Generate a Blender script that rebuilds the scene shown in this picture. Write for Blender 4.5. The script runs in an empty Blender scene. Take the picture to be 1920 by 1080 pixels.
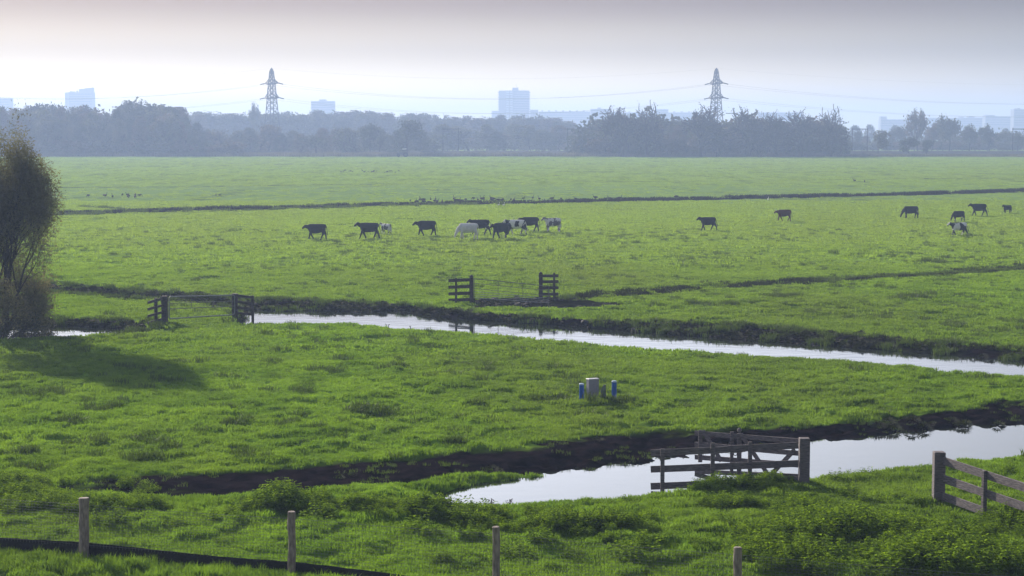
import bpy, math, random
import numpy as np
from mathutils import Vector, Matrix

random.seed(7)
rng = np.random.default_rng(7)
R = math.radians
scene = bpy.context.scene

# ------------------------------------------------------------------ camera
F = 3500.0          # focal length in pixels of the 1920 px wide photograph
H = 9.0             # eye height
PITCH = math.atan(295 / F)
cam_d = bpy.data.cameras.new('camera')
cam = bpy.data.objects.new('camera', cam_d)
scene.collection.objects.link(cam)
cam_d.sensor_width = 36
cam_d.lens = 36 * F / 1920
cam_d.clip_start = 0.5
cam_d.clip_end = 12000
cam.location = (0, 0, H)
cam.rotation_euler = (math.pi / 2 - PITCH, 0, 0)
scene.camera = cam

# ------------------------------------------------------------------ light
SUN_AZ = R(-31)     # left of the viewing direction
SUN_EL = R(22)
sun_dir = Vector((math.sin(SUN_AZ) * math.cos(SUN_EL), math.cos(SUN_AZ) * math.cos(SUN_EL), math.sin(SUN_EL)))
sd = bpy.data.lights.new('sun', 'SUN')
sd.energy = 5.0
sd.angle = R(0.6)
sd.color = (1.0, 0.90, 0.74)
sun = bpy.data.objects.new('sun', sd)
scene.collection.objects.link(sun)
sun.rotation_euler = sun_dir.to_track_quat('Z', 'Y').to_euler()

w = bpy.data.worlds.new('World')
scene.world = w
w.use_nodes = True
nt = w.node_tree
nt.nodes.clear()
N = nt.nodes.new
L = nt.links.new
out = N('ShaderNodeOutputWorld')
bg = N('ShaderNodeBackground'); bg.inputs['Strength'].default_value = 0.10
sky = N('ShaderNodeTexSky'); sky.sky_type = 'NISHITA'; sky.sun_disc = False
sky.sun_elevation = SUN_EL; sky.sun_rotation = SUN_AZ
sky.air_density = 1.2; sky.dust_density = 3.0; sky.ozone_density = 1.0
tc = N('ShaderNodeTexCoord')
sep = N('ShaderNodeSeparateXYZ'); L(tc.outputs['Generated'], sep.inputs[0])
elr = N('ShaderNodeValToRGB')
cr = elr.color_ramp
# bright horizon, lens-filter grey painted above, unseen sky raised to brighten the water
stops = [(0.0, (1.26, 0.98, 0.42)), (0.020, (1.08, 0.84, 0.42)), (0.045, (0.47, 0.36, 0.20)), (0.070, (0.175, 0.090, 0.035)),
         (0.088, (0.30, 0.27, 0.27)), (0.13, (1.68, 1.72, 1.86)), (0.30, (1.0, 1.07, 1.26)), (1.0, (0.50, 0.60, 0.82))]
cr.elements[0].position = stops[0][0]; cr.elements[0].color = (*[c / 2 for c in stops[0][1]], 1)
cr.elements[1].position = stops[-1][0]; cr.elements[1].color = (*[c / 2 for c in stops[-1][1]], 1)
for p, c in stops[1:-1]:
    e = cr.elements.new(p); e.color = (*[v / 2 for v in c], 1)
cr.interpolation = 'EASE'
L(sep.outputs['Z'], elr.inputs[0])
dp = N('ShaderNodeVectorMath'); dp.operation = 'DOT_PRODUCT'
L(tc.outputs['Generated'], dp.inputs[0])
dp.inputs[1].default_value = (math.sin(SUN_AZ), math.cos(SUN_AZ), 0)
azr = N('ShaderNodeMapRange'); azr.interpolation_type = 'SMOOTHSTEP'
azr.inputs['From Min'].default_value = 0.55; azr.inputs['From Max'].default_value = 1.0
azr.inputs['To Min'].default_value = 0.30; azr.inputs['To Max'].default_value = 1.25
L(dp.outputs['Value'], azr.inputs['Value'])
mul = N('ShaderNodeMixRGB'); mul.blend_type = 'MULTIPLY'; mul.inputs[0].default_value = 1
comb = N('ShaderNodeCombineXYZ')
for i in range(3): L(azr.outputs[0], comb.inputs[i])
L(elr.outputs[0], mul.inputs[1]); L(comb.outputs[0], mul.inputs[2])
sc20 = N('ShaderNodeVectorMath'); sc20.operation = 'SCALE'; sc20.inputs['Scale'].default_value = 15.0
L(mul.outputs[0], sc20.inputs[0])
mx = N('ShaderNodeMixRGB'); mx.inputs[0].default_value = 0.93
L(sky.outputs[0], mx.inputs[1]); L(sc20.outputs[0], mx.inputs[2])
L(mx.outputs[0], bg.inputs['Color']); L(bg.outputs[0], out.inputs['Surface'])

scene.view_settings.view_transform = 'Standard'
scene.view_settings.look = 'None'
scene.view_settings.exposure = 0.85
scene.view_settings.gamma = 1.0
scene.view_settings.use_curve_mapping = False
scene.render.engine = 'CYCLES'
cy = scene.cycles
cy.max_bounces = 7; cy.diffuse_bounces = 3; cy.glossy_bounces = 3; cy.transmission_bounces = 4
cy.transparent_max_bounces = 8; cy.volume_bounces = 2
cy.use_denoising = True
cy.denoiser = 'OPENIMAGEDENOISE'
cy.use_adaptive_sampling = True
cy.adaptive_threshold = 0.01

# ------------------------------------------------------------------ helpers: places
cp, sp = math.cos(PITCH), math.sin(PITCH)
def ray(u, v):
    a, b = u - 960.0, v - 540.0
    return (a, F * cp - b * sp, -F * sp - b * cp)
def P(u, v, z=0.0):
    r = ray(u, v); t = (z - H) / r[2]
    return (r[0] * t, r[1] * t, z)
def Q(u, v, d):
    r = ray(u, v); t = d / r[1]
    return (r[0] * t, d, H + r[2] * t)
def GX(u, v):
    p = P(u, v); return p[0], p[1]

# ------------------------------------------------------------------ helpers: noise
_tab = rng.random((256, 256)).astype(np.float32)
def vnoise(x, y, s=1.0, o=0):
    x = np.asarray(x, dtype=np.float64) / s + 37.3 * o + 1000; y = np.asarray(y, dtype=np.float64) / s + 11.7 * o + 1000
    xi = np.floor(x).astype(np.int64); yi = np.floor(y).astype(np.int64)
    fx = x - xi; fy = y - yi
    fx = fx * fx * (3 - 2 * fx); fy = fy * fy * (3 - 2 * fy)
    x0, x1, y0, y1 = xi & 255, (xi + 1) & 255, yi & 255, (yi + 1) & 255
    a = _tab[x0, y0] * (1 - fx) + _tab[x1, y0] * fx
    b = _tab[x0, y1] * (1 - fx) + _tab[x1, y1] * fx
    return a * (1 - fy) + b * fy
def fbm(x, y, s, n=3, o=0):
    t = 0; a = 1; q = 0
    for i in range(n):
        t = t + a * vnoise(x, y, s / 2 ** i, o + i * 3); q += a; a *= 0.5
    return t / q
def sstep(a, b, x):
    t = np.clip((x - a) / (b - a), 0, 1); return t * t * (3 - 2 * t)

def poly_dist(px, py, poly, closed=True):
    poly = np.asarray(poly, float); n = len(poly)
    d2 = np.full(px.shape, 1e18); inside = np.zeros(px.shape, bool)
    for i in range(n if closed else n - 1):
        ax, ay = poly[i]; bx, by = poly[(i + 1) % n]
        ex, ey = bx - ax, by - ay
        t = np.clip(((px - ax) * ex + (py - ay) * ey) / (ex * ex + ey * ey + 1e-12), 0, 1)
        dx, dy = px - ax - t * ex, py - ay - t * ey
        d2 = np.minimum(d2, dx * dx + dy * dy)
        if closed and ay != by:
            c = ((ay > py) != (by > py)) & (px < (bx - ax) * (py - ay) / (by - ay) + ax)
            inside ^= c
    return np.sqrt(d2), inside

# ------------------------------------------------------------------ helpers: objects
def link(o):
    scene.collection.objects.link(o); return o
def tag(o, label=None, cat=None, group=None, kind=None):
    if label: o['label'] = label
    if cat: o['category'] = cat
    if group: o['group'] = group
    if kind: o['kind'] = kind
    return o
def empty(name, loc=(0, 0, 0), label=None, cat=None, group=None, rz=0.0):
    o = bpy.data.objects.new(name, None); link(o)
    o.location = loc; o.rotation_euler = (0, 0, rz)
    o.empty_display_size = 0.2
    return tag(o, label, cat, group)

class MB:
    def __init__(s): s.v = []; s.f = []
    def quad_box(s, c):                       # c: 8 corners, bottom 4 then top 4
        b = len(s.v); s.v += [tuple(p) for p in c]
        for f in ((0, 3, 2, 1), (4, 5, 6, 7), (0, 1, 5, 4), (1, 2, 6, 5), (2, 3, 7, 6), (3, 0, 4, 7)):
            s.f.append(tuple(b + i for i in f))
    def box(s, x0, x1, y0, y1, z0, z1):
        s.quad_box([(x0, y0, z0), (x1, y0, z0), (x1, y1, z0), (x0, y1, z0), (x0, y0, z1), (x1, y0, z1), (x1, y1, z1), (x0, y1, z1)])
    def board(s, a, b, hgt, thick, up=(0, 0, 1), jit=0.0, seg=1):
        """plank from a to b, height hgt (along up), thickness thick"""
        a = Vector(a); b = Vector(b); d = (b - a); n = d.cross(Vector(up))
        if n.length < 1e-6: n = Vector((1, 0, 0))
        n.normalize(); u = n.cross(d).normalized()
        prev = None
        base = len(s.v)
        for k in range(seg + 1):
            c = a.lerp(b, k / seg)
            j = [1 + random.uniform(-jit, jit) for _ in range(4)]
            for q, (su, sn) in enumerate(((-1, -1), (-1, 1), (1, 1), (1, -1))):
                s.v.append(tuple(c + u * su * hgt / 2 * j[q] + n * sn * thick / 2 * j[(q + 1) % 4]))
        for k in range(seg):
            o = base + 4 * k
            for q in range(4):
                s.f.append((o + q, o + (q + 1) % 4, o + 4 + (q + 1) % 4, o + 4 + q))
        s.f.append((base + 3, base + 2, base + 1, base)); o = base + 4 * seg
        s.f.append((o, o + 1, o + 2, o + 3))
    def tube(s, pts, rad, n=6, cap=True):
        pts = [Vector(p) for p in pts]
        if not hasattr(rad, '__len__'): rad = [rad] * len(pts)
        base = len(s.v); ref = None
        for i, p in enumerate(pts):
            d = (pts[min(i + 1, len(pts) - 1)] - pts[max(i - 1, 0)]).normalized()
            if ref is None: ref = Vector((0, 0, 1)) if abs(d.z) < 0.9 else Vector((1, 0, 0))
            a = d.cross(ref).normalized(); b = d.cross(a); ref = -b if b.dot(ref) < 0 else b
            a = d.cross(ref).normalized(); b = a.cross(d)
            for k in range(n):
                t = 2 * math.pi * k / n
                s.v.append(tuple(p + (a * math.cos(t) + b * math.sin(t)) * rad[i]))
        for i in range(len(pts) - 1):
            for k in range(n):
                o = base + i * n; k2 = (k + 1) % n
                s.f.append((o + k, o + k2, o + n + k2, o + n + k))
        if cap:
            s.f.append(tuple(base + k for k in reversed(range(n))))
            s.f.append(tuple(base + (len(pts) - 1) * n + k for k in range(n)))
    def mesh(s, name, mat=None, smooth=False):
        m = bpy.data.meshes.new(name); m.from_pydata(s.v, [], s.f)
        if mat: m.materials.append(mat)
        if smooth: m.polygons.foreach_set('use_smooth', [True] * len(m.polygons))
        m.update(); return m
    def build(s, name, mat, parent=None, smooth=False, bevel=0.0):
        o = link(bpy.data.objects.new(name, s.mesh(name, mat, smooth)))
        if parent is not None: o.parent = parent
        if bevel:
            b = o.modifiers.new('bevel', 'BEVEL'); b.width = bevel; b.segments = 1; b.limit_method = 'ANGLE'
        return o

def rel(o, pts):      # points of the world in the frame of thing o (translated only)
    return [tuple(Vector(p) - o.location) for p in pts]

# ------------------------------------------------------------------ materials
def newmat(name):
    m = bpy.data.materials.new(name); m.use_nodes = True
    nt = m.node_tree; nt.nodes.clear(); return m, nt
def pbr(name, col, rough=0.8, var=0.25, scale=6.0, col2=None, bump=0.0, stretch=(1, 1, 1), metal=0.0, transl=0.0, world=False, fine=None):
    m, nt = newmat(name); Nn = nt.nodes.new; Ln = nt.links.new
    o = Nn('ShaderNodeOutputMaterial'); b = Nn('ShaderNodeBsdfPrincipled')
    b.inputs['Roughness'].default_value = rough; b.inputs['Metallic'].default_value = metal
    if 'Specular IOR Level' in b.inputs: b.inputs['Specular IOR Level'].default_value = 0.3 if not metal else 0.5
    t = Nn('ShaderNodeTexCoord'); mp = Nn('ShaderNodeMapping'); mp.inputs['Scale'].default_value = stretch
    if world:
        g = Nn('ShaderNodeNewGeometry'); Ln(g.outputs['Position'], mp.inputs[0])
    else: Ln(t.outputs['Object'], mp.inputs[0])
    n = Nn('ShaderNodeTexNoise'); n.inputs['Scale'].default_value = scale; n.inputs['Detail'].default_value = 5
    Ln(mp.outputs[0], n.inputs[0])
    c2 = col2 if col2 else tuple(c * (1 - 2 * var) for c in col)
    r = Nn('ShaderNodeValToRGB'); r.color_ramp.elements[0].position = 0.32; r.color_ramp.elements[1].position = 0.68
    r.color_ramp.elements[0].color = (*c2, 1); r.color_ramp.elements[1].color = (*col, 1)
    Ln(n.outputs[0], r.inputs[0]); Ln(r.outputs[0], b.inputs['Base Color'])
    if bump:
        bp = Nn('ShaderNodeBump'); bp.inputs['Strength'].default_value = bump; bp.inputs['Distance'].default_value = 0.03
        Ln(n.outputs[0], bp.inputs['Height']); Ln(bp.outputs[0], b.inputs['Normal'])
    if transl:
        tr = Nn('ShaderNodeBsdfTranslucent'); ms = Nn('ShaderNodeMixShader'); ms.inputs[0].default_value = transl
        gm = Nn('ShaderNodeMixRGB'); gm.blend_type = 'MULTIPLY'; gm.inputs[0].default_value = 1; gm.inputs[2].default_value = (1.5, 1.5, 0.7, 1)
        Ln(r.outputs[0], gm.inputs[1]); Ln(gm.outputs[0], tr.inputs[0])
        Ln(b.outputs[0], ms.inputs[1]); Ln(tr.outputs[0], ms.inputs[2]); Ln(ms.outputs[0], o.inputs[0])
    else: Ln(b.outputs[0], o.inputs[0])
    return m

wood = pbr('weathered_wood', (0.165, 0.142, 0.158), 0.85, scale=5, stretch=(1.5, 1.5, 9), col2=(0.062, 0.052, 0.062), bump=0.5)
wood_dark = pbr('dark_wet_wood', (0.085, 0.07, 0.075), 0.85, scale=4, stretch=(1.5, 1.5, 6), col2=(0.03, 0.024, 0.03), bump=0.4)
round_post = pbr('grey_round_post', (0.30, 0.25, 0.225), 0.85, scale=7, stretch=(3, 3, 0.9), col2=(0.13, 0.10, 0.09), bump=0.5)
galv = pbr('galvanised_steel', (0.24, 0.25, 0.27), 0.45, scale=12, metal=0.6, var=0.15)
rust = pbr('dull_dark_steel', (0.12, 0.12, 0.125), 0.6, scale=12, metal=0.3, var=0.2)
wire_m = pbr('fence_wire', (0.16, 0.17, 0.16), 0.6, scale=12, metal=0.3)
cloth_m = pbr('black_shade_cloth', (0.012, 0.011, 0.016), 0.75, scale=25, var=0.2, bump=0.6)
blue_m = pbr('blue_paint', (0.012, 0.10, 0.45), 0.42, scale=9, var=0.12)
bluecap_m = pbr('pale_blue_cap', (0.36, 0.48, 0.62), 0.5, scale=9, var=0.1)
cab_m = pbr('grey_cabinet', (0.25, 0.245, 0.30), 0.6, scale=14, var=0.07, bump=0.05)
cablid_m = pbr('light_cabinet_lid', (0.42, 0.42, 0.46), 0.5, scale=14, var=0.05)
mark_m = pbr('grey_green_marker', (0.13, 0.17, 0.14), 0.75, scale=11, var=0.25, bump=0.2)
concrete = pbr('tower_concrete', (0.20, 0.20, 0.22), 0.9, scale=0.3, var=0.1)
conc_light = pbr('pale_balcony', (0.52, 0.54, 0.58), 0.85, scale=0.5, var=0.06)
glass_m = pbr('dark_window', (0.07, 0.08, 0.10), 0.25, scale=0.5, var=0.2)
pylon_m = pbr('pylon_steel', (0.02, 0.018, 0.024), 0.7, scale=2, var=0.2)
cable_m = pbr('cable', (0.10, 0.10, 0.11), 0.7, scale=1)
bark = pbr('bark', (0.055, 0.043, 0.038), 0.95, scale=3, stretch=(3, 3, 0.6), col2=(0.025, 0.02, 0.018), bump=0.5)
leaf_olive = pbr('autumn_leaf_olive', (0.105, 0.100, 0.055), 0.8, scale=0.25, col2=(0.055, 0.060, 0.040), transl=0.18, world=True)
leaf_brown = pbr('autumn_leaf_brown', (0.120, 0.085, 0.065), 0.8, scale=0.25, col2=(0.065, 0.052, 0.045), transl=0.18, world=True)
leaf_dark = pbr('dark_leaf', (0.055, 0.062, 0.040), 0.8, scale=0.3, col2=(0.030, 0.035, 0.026), transl=0.2, world=True)
leaf_willow = pbr('willow_leaf', (0.160, 0.148, 0.100), 0.9, scale=1.1, col2=(0.068, 0.066, 0.054), transl=0.38, world=True)
nettle_m = pbr('nettle_leaf', (0.205, 0.310, 0.026), 0.95, scale=6, col2=(0.028, 0.062, 0.012), transl=0.45, world=True)
nettle_m.node_tree.nodes['Principled BSDF'].inputs['Specular IOR Level'].default_value = 0.05
nettle_red = pbr('dock_seed_brown', (0.10, 0.045, 0.03), 0.8, scale=6)
stem_m = pbr('green_stem', (0.06, 0.075, 0.03), 0.8, scale=5)
reed_m = pbr('dead_reed', (0.16, 0.14, 0.10), 0.9, scale=0.12, col2=(0.07, 0.065, 0.055), transl=0.2, world=True)
rush_m = pbr('dark_rush', (0.040, 0.034, 0.028), 0.9, scale=0.4, col2=(0.018, 0.015, 0.018), transl=0.1, world=True)
mud_m = pbr('dark_mud', (0.018, 0.013, 0.017), 0.9, scale=6, col2=(0.005, 0.004, 0.006), world=True)
bankgrass_m = pbr('bank_grass', (0.046, 0.056, 0.022), 0.95, scale=1.2, col2=(0.013, 0.011, 0.012), transl=0.15, world=True)
bird_m = pbr('dark_plumage', (0.035, 0.03, 0.03), 0.8, scale=8, var=0.3)
bird_w = pbr('white_plumage', (0.75, 0.74, 0.70), 0.8, scale=8, var=0.05)
white_paint = pbr('white_paint', (0.75, 0.76, 0.78), 0.35, scale=2, var=0.04)
tractor_m = pbr('dark_tractor_paint', (0.035, 0.05, 0.08), 0.5, scale=2, var=0.2)
rubber_m = pbr('black_rubber', (0.015, 0.015, 0.016), 0.85, scale=4, var=0.2)

def grass_color(nt, pos, attr=True):
    """returns a colour socket: meadow greens by world position"""
    Nn = nt.nodes.new; Ln = nt.links.new
    def noise(s, d, str_=(1, 1, 1)):
        mp = Nn('ShaderNodeMapping'); mp.inputs['Scale'].default_value = str_; Ln(pos, mp.inputs[0])
        n = Nn('ShaderNodeTexNoise'); n.inputs['Scale'].default_value = s; n.inputs['Detail'].default_value = d
        n.inputs['Roughness'].default_value = 0.6
        Ln(mp.outputs[0], n.inputs[0]); return n.outputs[0]
    def ramp(fac, a, b, p0=0.35, p1=0.65):
        r = Nn('ShaderNodeValToRGB'); r.color_ramp.elements[0].position = p0; r.color_ramp.elements[1].position = p1
        r.color_ramp.elements[0].color = (*a, 1); r.color_ramp.elements[1].color = (*b, 1); Ln(fac, r.inputs[0]); return r.outputs[0]
    def mix(f, a, b):
        m = Nn('ShaderNodeMixRGB')
        if isinstance(f, float): m.inputs[0].default_value = f
        else: Ln(f, m.inputs[0])
        Ln(a, m.inputs[1])
        if isinstance(b, tuple): m.inputs[2].default_value = (*b, 1)
        else: Ln(b, m.inputs[2])
        return m.outputs[0]
    base = ramp(noise(0.45, 5, (1, 0.6, 1)), GR_A, GR_B)
    big = noise(0.035, 3, (1, 0.35, 1))
    bigf = ramp(big, (0, 0, 0), (0.80, 0.80, 0.80), 0.42, 0.64)
    base = mix(bigf, base, GR_OLIVE)
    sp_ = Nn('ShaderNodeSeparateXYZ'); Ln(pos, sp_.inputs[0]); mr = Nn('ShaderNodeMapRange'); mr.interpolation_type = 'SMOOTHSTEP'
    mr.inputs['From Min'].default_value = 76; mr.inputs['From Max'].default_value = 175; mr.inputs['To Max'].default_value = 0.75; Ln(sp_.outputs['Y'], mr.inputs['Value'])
    base = mix(mr.outputs[0], base, GR_FAR_GLOW)  # yellower far sward, with its backlit glow painted into the colour
    fine = ramp(noise(4.0, 4), (0.62, 0.62, 0.62), (1.15, 1.15, 1.15), 0.3, 0.7)
    m = Nn('ShaderNodeMixRGB'); m.blend_type = 'MULTIPLY'; m.inputs[0].default_value = 1.0
    Ln(base, m.inputs[1]); Ln(fine, m.inputs[2])
    return m.outputs[0], noise, ramp, mix

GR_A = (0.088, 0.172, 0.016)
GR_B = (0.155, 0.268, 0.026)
GR_FAR_GLOW = (0.200, 0.290, 0.052)
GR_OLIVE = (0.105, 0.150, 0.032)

# blades
grass_m, nt_ = newmat('grass_blade')
g = nt_.nodes.new('ShaderNodeNewGeometry')
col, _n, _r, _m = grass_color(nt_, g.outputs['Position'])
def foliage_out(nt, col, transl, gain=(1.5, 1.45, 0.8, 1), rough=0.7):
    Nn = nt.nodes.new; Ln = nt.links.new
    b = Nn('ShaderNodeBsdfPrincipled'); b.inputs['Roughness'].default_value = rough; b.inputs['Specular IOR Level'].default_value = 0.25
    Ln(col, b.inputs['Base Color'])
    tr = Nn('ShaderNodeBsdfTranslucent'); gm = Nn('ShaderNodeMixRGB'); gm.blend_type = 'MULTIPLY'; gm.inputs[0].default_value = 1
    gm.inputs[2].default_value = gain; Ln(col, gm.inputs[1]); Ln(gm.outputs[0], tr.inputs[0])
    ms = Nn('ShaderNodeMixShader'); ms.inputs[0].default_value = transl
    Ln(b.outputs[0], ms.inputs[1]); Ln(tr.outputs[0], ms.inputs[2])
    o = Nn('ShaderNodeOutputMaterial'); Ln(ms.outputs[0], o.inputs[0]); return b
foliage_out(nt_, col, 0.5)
rough_m, nt_ = newmat('rough_grass_blade')
g = nt_.nodes.new('ShaderNodeNewGeometry')
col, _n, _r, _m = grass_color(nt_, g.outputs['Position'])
dk = nt_.nodes.new('ShaderNodeMixRGB'); dk.inputs[0].default_value = 0.62; dk.inputs[2].default_value = (0.034, 0.048, 0.018, 1)
nt_.links.new(col, dk.inputs[1]); foliage_out(nt_, dk.outputs[0], 0.28)

# ground
ground_m, nt_ = newmat('meadow_ground')
Nn = nt_.nodes.new; Ln = nt_.links.new
g = Nn('ShaderNodeNewGeometry')
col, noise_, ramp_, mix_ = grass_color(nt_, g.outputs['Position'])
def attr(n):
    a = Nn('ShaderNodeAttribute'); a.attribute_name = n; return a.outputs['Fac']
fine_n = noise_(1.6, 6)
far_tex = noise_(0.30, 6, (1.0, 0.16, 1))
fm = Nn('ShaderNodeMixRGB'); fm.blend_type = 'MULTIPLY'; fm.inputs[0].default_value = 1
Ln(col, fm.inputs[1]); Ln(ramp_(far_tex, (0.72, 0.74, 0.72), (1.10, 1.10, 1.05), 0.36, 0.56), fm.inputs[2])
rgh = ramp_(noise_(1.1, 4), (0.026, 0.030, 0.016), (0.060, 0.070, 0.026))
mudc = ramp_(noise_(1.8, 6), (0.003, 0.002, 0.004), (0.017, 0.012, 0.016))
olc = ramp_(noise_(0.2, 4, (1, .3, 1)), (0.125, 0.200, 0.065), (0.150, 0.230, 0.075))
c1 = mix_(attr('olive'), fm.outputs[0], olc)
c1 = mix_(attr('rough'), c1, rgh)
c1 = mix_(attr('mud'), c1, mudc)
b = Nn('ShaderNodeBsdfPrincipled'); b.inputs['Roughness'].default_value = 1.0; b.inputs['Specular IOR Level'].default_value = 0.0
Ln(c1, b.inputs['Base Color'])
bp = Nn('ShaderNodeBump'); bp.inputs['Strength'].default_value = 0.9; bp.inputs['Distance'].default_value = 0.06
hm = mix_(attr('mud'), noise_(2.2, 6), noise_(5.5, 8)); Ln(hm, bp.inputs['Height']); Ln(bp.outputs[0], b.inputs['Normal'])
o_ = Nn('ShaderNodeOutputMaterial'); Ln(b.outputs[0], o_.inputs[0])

# water
water_m, nt_ = newmat('ditch_water')
Nn = nt_.nodes.new; Ln = nt_.links.new
o_ = Nn('ShaderNodeOutputMaterial'); gl = Nn('ShaderNodeBsdfGlossy'); gl.inputs['Roughness'].default_value = 0.02
gl.inputs['Color'].default_value = (0.97, 0.98, 1.0, 1)
df = Nn('ShaderNodeBsdfDiffuse'); df.inputs['Color'].default_value = (0.02, 0.024, 0.02, 1)
fr = Nn('ShaderNodeFresnel'); fr.inputs['IOR'].default_value = 2.2
ms = Nn('ShaderNodeMixShader'); Ln(fr.outputs[0], ms.inputs[0]); Ln(df.outputs[0], ms.inputs[1]); Ln(gl.outputs[0], ms.inputs[2])
g = Nn('ShaderNodeNewGeometry'); n = Nn('ShaderNodeTexNoise'); n.inputs['Scale'].default_value = 1.3; n.inputs['Detail'].default_value = 3
mp = Nn('ShaderNodeMapping'); mp.inputs['Scale'].default_value = (1.0, 1.6, 1); Ln(g.outputs['Position'], mp.inputs[0]); Ln(mp.outputs[0], n.inputs[0])
bp = Nn('ShaderNodeBump'); bp.inputs['Strength'].default_value = 0.16; bp.inputs['Distance'].default_value = 0.02
Ln(n.outputs[0], bp.inputs['Height']); Ln(bp.outputs[0], gl.inputs['Normal'])
Ln(ms.outputs[0], o_.inputs[0])

# cow coats
def coat(name, base, spot=None, scale=1.3, thr=0.5, seed=0.0):
    m, nt = newmat(name); Nn = nt.nodes.new; Ln = nt.links.new
    o = Nn('ShaderNodeOutputMaterial'); b = Nn('ShaderNodeBsdfPrincipled'); b.inputs['Roughness'].default_value = 0.75
    b.inputs['Specular IOR Level'].default_value = 0.25
    t = Nn('ShaderNodeTexCoord'); mp = Nn('ShaderNodeMapping'); mp.inputs['Location'].default_value = (seed, seed * 0.7, seed * 0.3)
    Ln(t.outputs['Object'], mp.inputs[0])
    n = Nn('ShaderNodeTexNoise'); n.inputs['Scale'].default_value = scale; n.inputs['Detail'].default_value = 2.5; n.inputs['Roughness'].default_value = 0.45
    Ln(mp.outputs[0], n.inputs[0])
    r = Nn('ShaderNodeValToRGB'); r.color_ramp.elements[0].position = thr - 0.012; r.color_ramp.elements[1].position = thr + 0.012
    s = spot if spot else tuple(c * 0.8 for c in base)
    r.color_ramp.elements[0].color = (*base, 1); r.color_ramp.elements[1].color = (*s, 1)
    Ln(n.outputs[0], r.inputs[0]); Ln(r.outputs[0], b.inputs['Base Color']); Ln(b.outputs[0], o.inputs[0]); return m
BLK = (0.012, 0.010, 0.014); WHT = (0.62, 0.60, 0.60)

# ------------------------------------------------------------------ the lie of the land
WL = -0.24
GT = 0.13
def zline(pts, z=0.0): return [P(u, v, z)[:2] for u, v in pts]
def shift(l, dy): return [(x, y + dy) for x, y in l]
canals = []
# canal A, crossing the middle of the fields
A_near = zline([(440,603),(475,601),(560,601),(640,603),(700,607),(780,613),(870,620),(940,624),(1000,630),(1100,640),(1200,647),(1350,657),(1500,666),(1700,682),(1920,702),(2200,728),(2500,756)], GT)
A_fin = zline([(462,581),(600,584),(680,586),(740,583),(768,582),(790,591),(850,597),(950,604),(1050,610),(1200,623),(1400,638),(1600,652),(1800,668),(1920,677),(2200,700),(2500,725)], WL)
A_fout = zline([(440,558),(520,562),(640,566),(720,568),(765,571),(800,576),(880,584),(960,591),(1050,598),(1200,605),(1400,614),(1500,621),(1700,638),(1920,654),(2200,674),(2500,697)])
canals.append((A_near, shift(A_near, 0.5), A_fin, A_fout, -0.55))
C_near = zline([(-400,640),(-150,634),(0,631),(48,630),(100,627),(220,623),(292,617)], GT)
C_fin = zline([(-400,615),(-150,611),(0,609),(100,611),(200,614),(240,617)], WL)
C_fout = zline([(-400,598),(-150,596),(0,596),(100,597),(200,599),(260,602),(296,610)])
canals.append((C_near, shift(C_near[:-1], 0.5), C_fin, C_fout, -0.55))
D_near = zline([(790,942),(830,939),(900,938),(1000,934),(1100,925),(1220,917),(1300,908),(1400,900),(1500,891),(1600,878),(1750,864),(1850,852),(1920,844),(2200,812),(2500,780)], GT)
D_fin = zline([(815,932),(850,919),(900,908),(1000,895),(1050,888),(1150,878),(1250,866),(1330,855),(1450,843),(1500,837),(1600,825),(1700,814),(1800,804),(1850,801),(1920,806),(2200,776),(2500,748)], WL)
D_fout = zline([(700,910),(800,890),(850,872),(1000,850),(1100,832),(1200,816),(1300,812),(1400,806),(1500,799),(1600,789),(1700,780),(1800,768),(1900,755),(2200,730),(2500,705)])
canals.append((D_near, shift(D_near, 0.45), D_fin, D_fout, -0.60))
B_near = zline([(-400,538),(-100,543),(0,545),(100,550),(200,556),(300,563),(400,571),(448,578)])
B_far = zline([(-400,508),(-100,521),(0,527),(100,532),(200,540),(300,547),(440,559)])
def mid(a, b, t):
    n = min(len(a), len(b)); return [((1 - t) * a[i][0] + t * b[i][0], (1 - t) * a[i][1] + t * b[i][1]) for i in range(n)]
canals.append((B_near, mid(B_near, B_far, 0.35), mid(B_near, B_far, 0.65), B_far, -0.28))
# far dark ditch
F_px = [(-300,418),(0,409),(100,404),(250,399),(500,394),(800,385),(1200,378),(1600,369),(1920,360),(2300,350)]
F_near = zline(F_px); F_far = zline([(u, v - 3.2) for u, v in F_px])
canals.append((F_near, mid(F_near, F_far, 0.25), mid(F_near, F_far, 0.8), F_far, -0.40))

mudD = zline([(60,915),(180,900),(330,888),(450,882),(560,880),(640,868),(760,862),(860,848),(960,838),(1030,822),(1120,812),(1200,808),(1300,806),(1400,802),(1460,797),(1560,790),(1650,781),(1740,772),(1830,758),(1920,748),(2200,726),(2500,702),
              (2500,752),(2200,780),(1920,806),(1800,803),(1650,818),(1500,838),(1300,858),(1200,868),(1100,876),(1000,878),(900,882),(800,894),(700,912),(560,930),(420,938),(250,934),(120,928)])
mudG = zline([(880,562),(960,558),(1050,558),(1150,568),(1185,574),(1120,580),(1060,580),(900,576)])
mudB = zline([(60,526),(250,540),(480,556),(640,562),(770,570),(600,575),(440,580),(300,563),(60,548)])
mudT = zline([(-40,600),(60,602),(60,632),(-40,634)])
swale = zline([(1560,990),(1650,960),(1760,970),(1850,990),(1800,1005),(1650,1000)])
G_line = zline([(1050,558),(1180,553),(1280,543),(1400,534),(1550,525),(1700,517),(1800,511),(1920,502),(2200,484)])
rough_lines = [(G_line, 1.7, 0.95)]
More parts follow.
